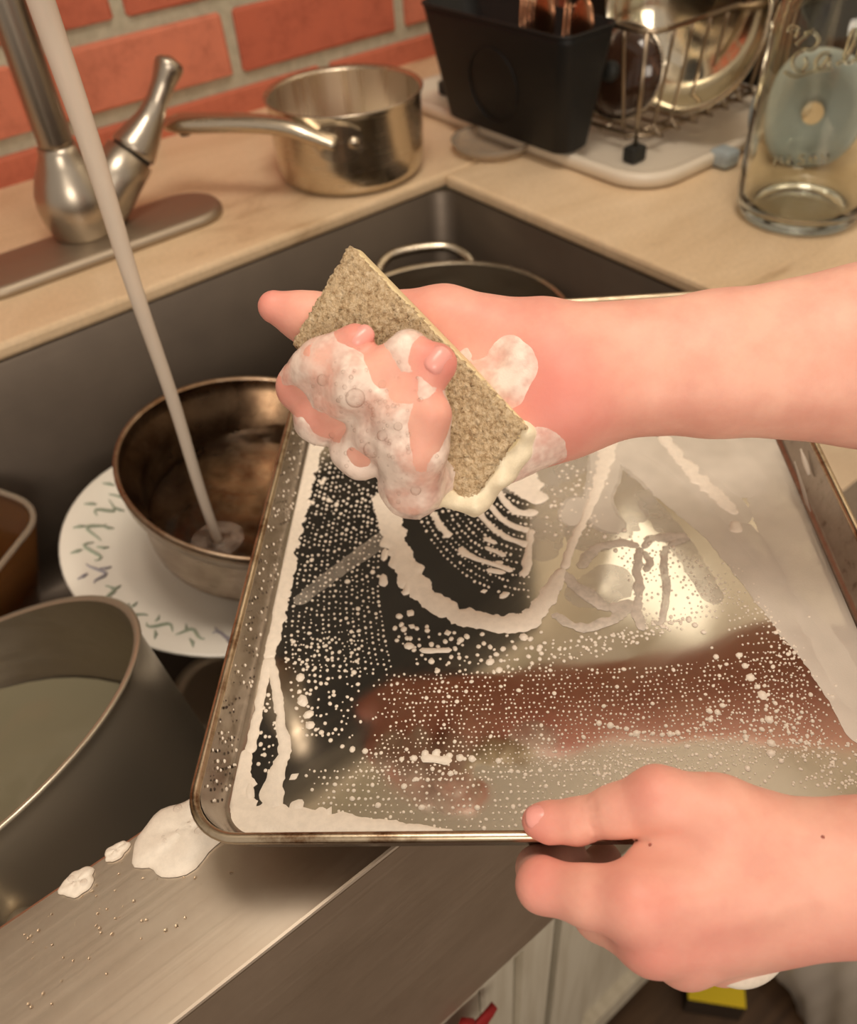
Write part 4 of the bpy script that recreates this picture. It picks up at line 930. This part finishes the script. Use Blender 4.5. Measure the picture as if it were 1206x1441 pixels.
# --- right hand: palm up, fingers curled over the sponge
fing = [  # mcp, pip, dip, tip  (x, y, depth, radius)
    [(478, 508, .384, .0110), (424, 545, .358, .0098), (456, 510, .340, .0092), (500, 483, .3340, .0076)],
    [(520, 560, .384, .0115), (452, 584, .355, .0104), (510, 540, .333, .0096), (578, 496, .3280, .0080)],
    [(560, 610, .382, .0112), (506, 632, .352, .0104), (562, 578, .331, .0096), (614, 512, .3265, .0080)],
    [(640, 668, .374, .0110), (580, 686, .349, .0104), (585, 634, .334, .0102), (604, 584, .3275, .0088)]]
FJ = [[(PH(x, y, d), r*0.957) for x, y, d, r in f_] for f_ in fing]
wr0, wr1 = PH(790, 497, .366), PH(790, 556, .362)
thumb = [(PH(742, 484, .368), .0180), (PH(625, 452, .376), .0140), (PH(500, 448, .381), .0110), (PH(430, 447, .380), .0100), (PH(386, 432, .378), .0070)]
def right_hand(p):
    palm = cone(p, wr1, FJ[0][0][0], .0200, .0130)
    for i in range(1, 4): palm = smin(palm, cone(p, wr1, FJ[i][0][0], .0195, .0125), .010)
    palm = smin(palm, cone(p, PH(775, 585, .362), PH(668, 640, .366), .0155, .0135), .012)
    palm = smin(palm, chain(p, thumb, .006), .010)
    arm = smin(cone(p, wr0, PH(1010, 488, .350), .0200, .0215), cone(p, wr1, PH(1010, 540, .346), .0188, .0205), .012)
    arm = smin(arm, smin(cone(p, PH(1010, 488, .350), PH(1240, 470, .338), .0220, .0302), cone(p, PH(1010, 540, .346), PH(1240, 530, .334), .0210, .0292), .012), .008)
    arm = smin(arm, cone(p, PH(1235, 502, .336), PH(1650, 470, .318), .0345, .0390), .012)
    d = smin(palm, arm, .014)
    fs = None
    for f_ in FJ:
        c_ = chain(p, f_, .0035); fs = c_ if fs is None else smin(fs, c_, .0042)
    return smin(d, fs, .006)
js = np.array([q for f_ in FJ for q, _ in f_]+[q for q, _ in thumb]+[wr0, wr1, PH(1650, 470, .318)])
lo, hi = js.min(0)-0.042, js.max(0)+0.042
V, Fc = surface(right_hand, lo, hi, 0.0016)
pink = [(PH(508, 474, .334), .010, .8), (PH(616, 508, .325), .011, .95), (PH(419, 545, .356), .012, .5), (PH(450, 582, .35), .012, .5), (PH(372, 425, .378), .018, .55), (PH(770, 560, .345), .028, .75), (PH(720, 470, .36), .03, .35), (PH(600, 470, .37), .04, .3), (PH(740, 640, .355), .02, .6)]
rh = skin_mesh('arm', V, Fc, person, pink); rh['label'] = 'soapy hand and forearm gripping the sponge'
vv = unit(CO-PH(610, 510, .327))
nail(rh, hit(right_hand, 618, 506)-vv*0.0008, unit(vv+0.25*CR+0.2*CU), PH(640, 480, .32)-PH(600, 530, .32), .0044, .0054)
nail(rh, hit(right_hand, 509, 473)-vv*0.0008, unit(vv+0.2*CR+0.25*CU), PH(520, 462, .33)-PH(490, 490, .33), .0040, .0050)
# suds over the fingers and the heel of the hand
spots_ = [(PH(530, 560, .328), .030, 1.0), (PH(590, 640, .33), .022, 1.0), (PH(440, 530, .345), .018, 1.0), (PH(520, 620, .34), .022, 1.0), (PH(480, 540, .34), .026, 1.0), (PH(560, 640, .338), .034, 1.0), (PH(600, 690, .345), .022, 0.9), (PH(560, 500, .33), .016, .9), (PH(690, 520, .352), .018, .9), (PH(735, 640, .352), .018, .7), (PH(460, 610, .35), .018, .9)]
def suds_field(p):
    d = right_hand(p)
    w = np.zeros(len(p), np.float32)
    for c_, r_, a_ in spots_: w = np.maximum(w, a_*np.exp(-((p-np.asarray(c_, np.float32))**2).sum(1)/r_**2))
    th = -0.0012+0.0037*w+0.0012*fnoise(p, 210, 3)*w+0.0005*fnoise(p, 520, 4)*w+0.0002*fnoise(p, 1100, 5)*w
    for c_, r_ in (((614, 508, .3225), .0085), ((505, 474, .330), .0065), ((598, 592, .319), .0105), ((422, 556, .348), .006), ((458, 598, .345), .006), ((512, 642, .342), .0055), ((530, 512, .325), .0055), ((570, 548, .322), .005)):
        th = th-0.004*np.exp(-((p-np.asarray(PH(*c_), np.float32))**2).sum(1)/r_**2)
    return d-th
slo = np.array([q for q, r_, a_ in spots_]).min(0)-0.035; shi = np.array([q for q, r_, a_ in spots_]).max(0)+0.035
V, Fc = surface(suds_field, slo, shi, 0.0013)
su = mesh('suds', V, Fc, M['hand_foam']); su.parent = rh
tag(su, 'white soap suds clinging to the fingers', None, None, 'stuff')
for x, y, r_ in ((523, 633, .0032), (538, 613, .0020), (454, 535, .0022), (500, 560, .0036), (585, 690, .002), (538, 540, .0018), (470, 610, .0022), (560, 600, .0016)):
    q = hit(suds_field, x, y)
    b = Shape().lathe([(r_*math.sin(t), -r_*math.cos(t)) for t in np.linspace(0.08, 3.06, 12)], 18, q).build('bubble', M['bubble']); b.parent = rh
tb = Shape(); rb = random.Random(11)
for _ in range(170):
    x, y = rb.gauss(535, 52), rb.gauss(585, 58); q = hit(suds_field, x, y); r_ = rb.uniform(.0003, .0009)
    if rb.random() < 0.5: x2 = 0
    if np.linalg.norm(q-PH(535, 585, .335)) < 0.045: tb.lathe([(r_*math.sin(t), -r_*math.cos(t)) for t in np.linspace(0.1, 3.04, 6)], 8, q)
o = tb.build('fine_bubbles', M['bubble']); o.parent = rh; tag(o, None, None, None, 'stuff')
# cream suds on the sponge's lower end
def sponge_suds(p):
    d = smin(smin(chain(p, [(PH(735, 590, .352), .004), (PH(738, 615, .350), .006), (PH(705, 662, .354), .0062), (PH(665, 704, .358), .0058), (PH(620, 700, .356), .004)], .004), cone(p, PH(722, 568, .353), PH(733, 588, .353), .003, .0045), .004), ball(p, PH(600, 702, .352), .005), .005)
    return d+0.0010*fnoise(p, 420, 9)
js2 = np.array([PH(600, 500, .345), PH(760, 720, .345), PH(600, 720, .37), PH(760, 500, .37)])
V, Fc = surface(sponge_suds, js2.min(0)-0.01, js2.max(0)+0.01, 0.0013)
tag(keep(mesh('suds', V, Fc, M['cream_foam']), sponge), None, None, None, 'stuff')
# --- left hand: thumb over the tray edge, fingers under it
L_th = [(P(1110, 1190, .296), .0165), (P(1010, 1150, .296), .0140), (P(926, 1124, .299), .0108), (P(868, 1141, .304), .0086), (P(812, 1156, .3085), .0076), (P(772, 1157, .3115), .0068), (P(756, 1156, .312), .0056)]
L_ix = [(P(895, 1270, .288), .0120), (P(832, 1262, .294), .0100), (P(764, 1246, .304), .0090), (P(757, 1222, .326), .0078), (P(800, 1200, .340), .0070)]
L_md = [(P(918, 1318, .292), .0118), (P(845, 1284, .312), .0096), (P(820, 1240, .338), .0082), (P(850, 1210, .350), .0072)]
L_rg = [(P(965, 1338, .298), .0114), (P(900, 1300, .322), .0095), (P(880, 1250, .346), .0080), (P(905, 1215, .356), .0070)]
L_pk = [(P(1015, 1340, .306), .0100), (P(960, 1310, .328), .0085), (P(940, 1262, .350), .0074), (P(960, 1235, .358), .0064)]
w1, w2_ = P(1215, 1210, .290), P(1215, 1244, .291)
def left_hand(p):
    hand = cone(p, w1, L_ix[0][0], .0175, .0125)
    for f_, r0 in ((L_md, .0180), (L_rg, .0175), (L_pk, .0165)): hand = smin(hand, cone(p, w2_, f_[0][0], r0, f_[0][1]), .007)
    hand = smin(hand, chain(p, L_th, .004), .009)
    hand = smin(hand, cone(p, P(1010, 1175, .298), P(912, 1226, .297), .010, .0082), .006)
    arm = smin(cone(p, w1, P(1420, 1200, .280), .0170, .0215), cone(p, w2_, P(1420, 1250, .280), .0170, .0220), .014)
    d = smin(hand, arm, .014)
    fs = None
    for f_ in (L_ix, L_md, L_rg, L_pk):
        c_ = chain(p, f_, .0035); fs = c_ if fs is None else smin(fs, c_, .0025)
    d = smin(d, fs, .005)
    d = d+0.0005*np.exp(-(ball(p, P(835, 1130, .300), 0)/.0022)**2)+0.0004*np.exp(-(ball(p, P(812, 1128, .302), 0)/.0018)**2)
    ax_ = unit(L_th[5][0]-L_th[3][0]); tt = (p-L_th[4][0].astype(np.float32))@ax_.astype(np.float32); near = np.exp(-(ball(p, L_th[4][0]-ax_*0.004+unit(CO-L_th[4][0])*.006, 0)/.010)**2)
    for k_c, a_c in ((-.0085, .6), (-.0062, 1.0), (-.0038, .8), (-.0014, .5)): d = d+near*0.0010*a_c*np.exp(-((tt-k_c)/.0007)**2)
    for f_ in (L_ix, L_md, L_rg): d = d-0.0022*np.exp(-(ball(p, f_[0][0]+unit(CO-f_[0][0])*0.010, 0)/.0085)**2)
    for a_, b_ in (((1150, 1225, .272), (930, 1272, .276)), ((1150, 1262, .272), (955, 1318, .279))): d = d-0.0006*np.exp(-(cone(p, P(*a_), P(*b_), 0, 0)/.0045)**2)
    return d
js = np.array([q for f_ in (L_th, L_ix, L_md, L_rg, L_pk) for q, _ in f_]+[P(1420, 1190, .280), P(1420, 1270, .280)])
V, Fc = surface(left_hand, js.min(0)-0.03, js.max(0)+0.03, 0.00125)
pink = [(P(745, 1155, .308), .012, .6), (P(760, 1240, .30), .014, .6), (P(900, 1270, .28), .016, .45), (P(905, 1325, .283), .018, .5), (P(920, 1115, .29), .014, .4), (P(1000, 1330, .28), .02, .4), (P(960, 1180, .285), .02, .25), (P(1200, 1340, .285), .03, .4)]
lh = skin_mesh('arm', V, Fc, person, pink); lh['label'] = 'bare hand holding the baking sheet by its near edge'
up_ = unit(CO-P(760, 1150, .30)); nail(lh, hit(left_hand, 757, 1149)-up_*0.0009, unit(up_+0.25*CU-0.2*CR), P(700, 1150, .31)-P(760, 1150, .31), .0046, .0048)
for x, y in ((915, 1189), (1158, 1178)):
    b = Shape().lathe([(.0006, 0), (.0004, .0002), (.0001, .0003)], 8, hit(left_hand, x, y), unit(CO-P(x, y, .28)), cap1=True).build('mole', M['mole']); b.parent = lh
mole = [(915, 1189), (1158, 1178)]
pts = spline([P(x, y, d) for x, y, d in ((990, 1366, .300), (1035, 1372, .299), (1070, 1367, .298), (1100, 1356, .297))], 0.0015)
s = Shape().tube(pts, [0.001+0.0036*math.sin(math.pi*(i+.5)/len(pts)) for i in range(len(pts))], 12)
o = s.build('suds', M['foam']); o.parent = lh; tag(o, None, None, None, 'stuff')
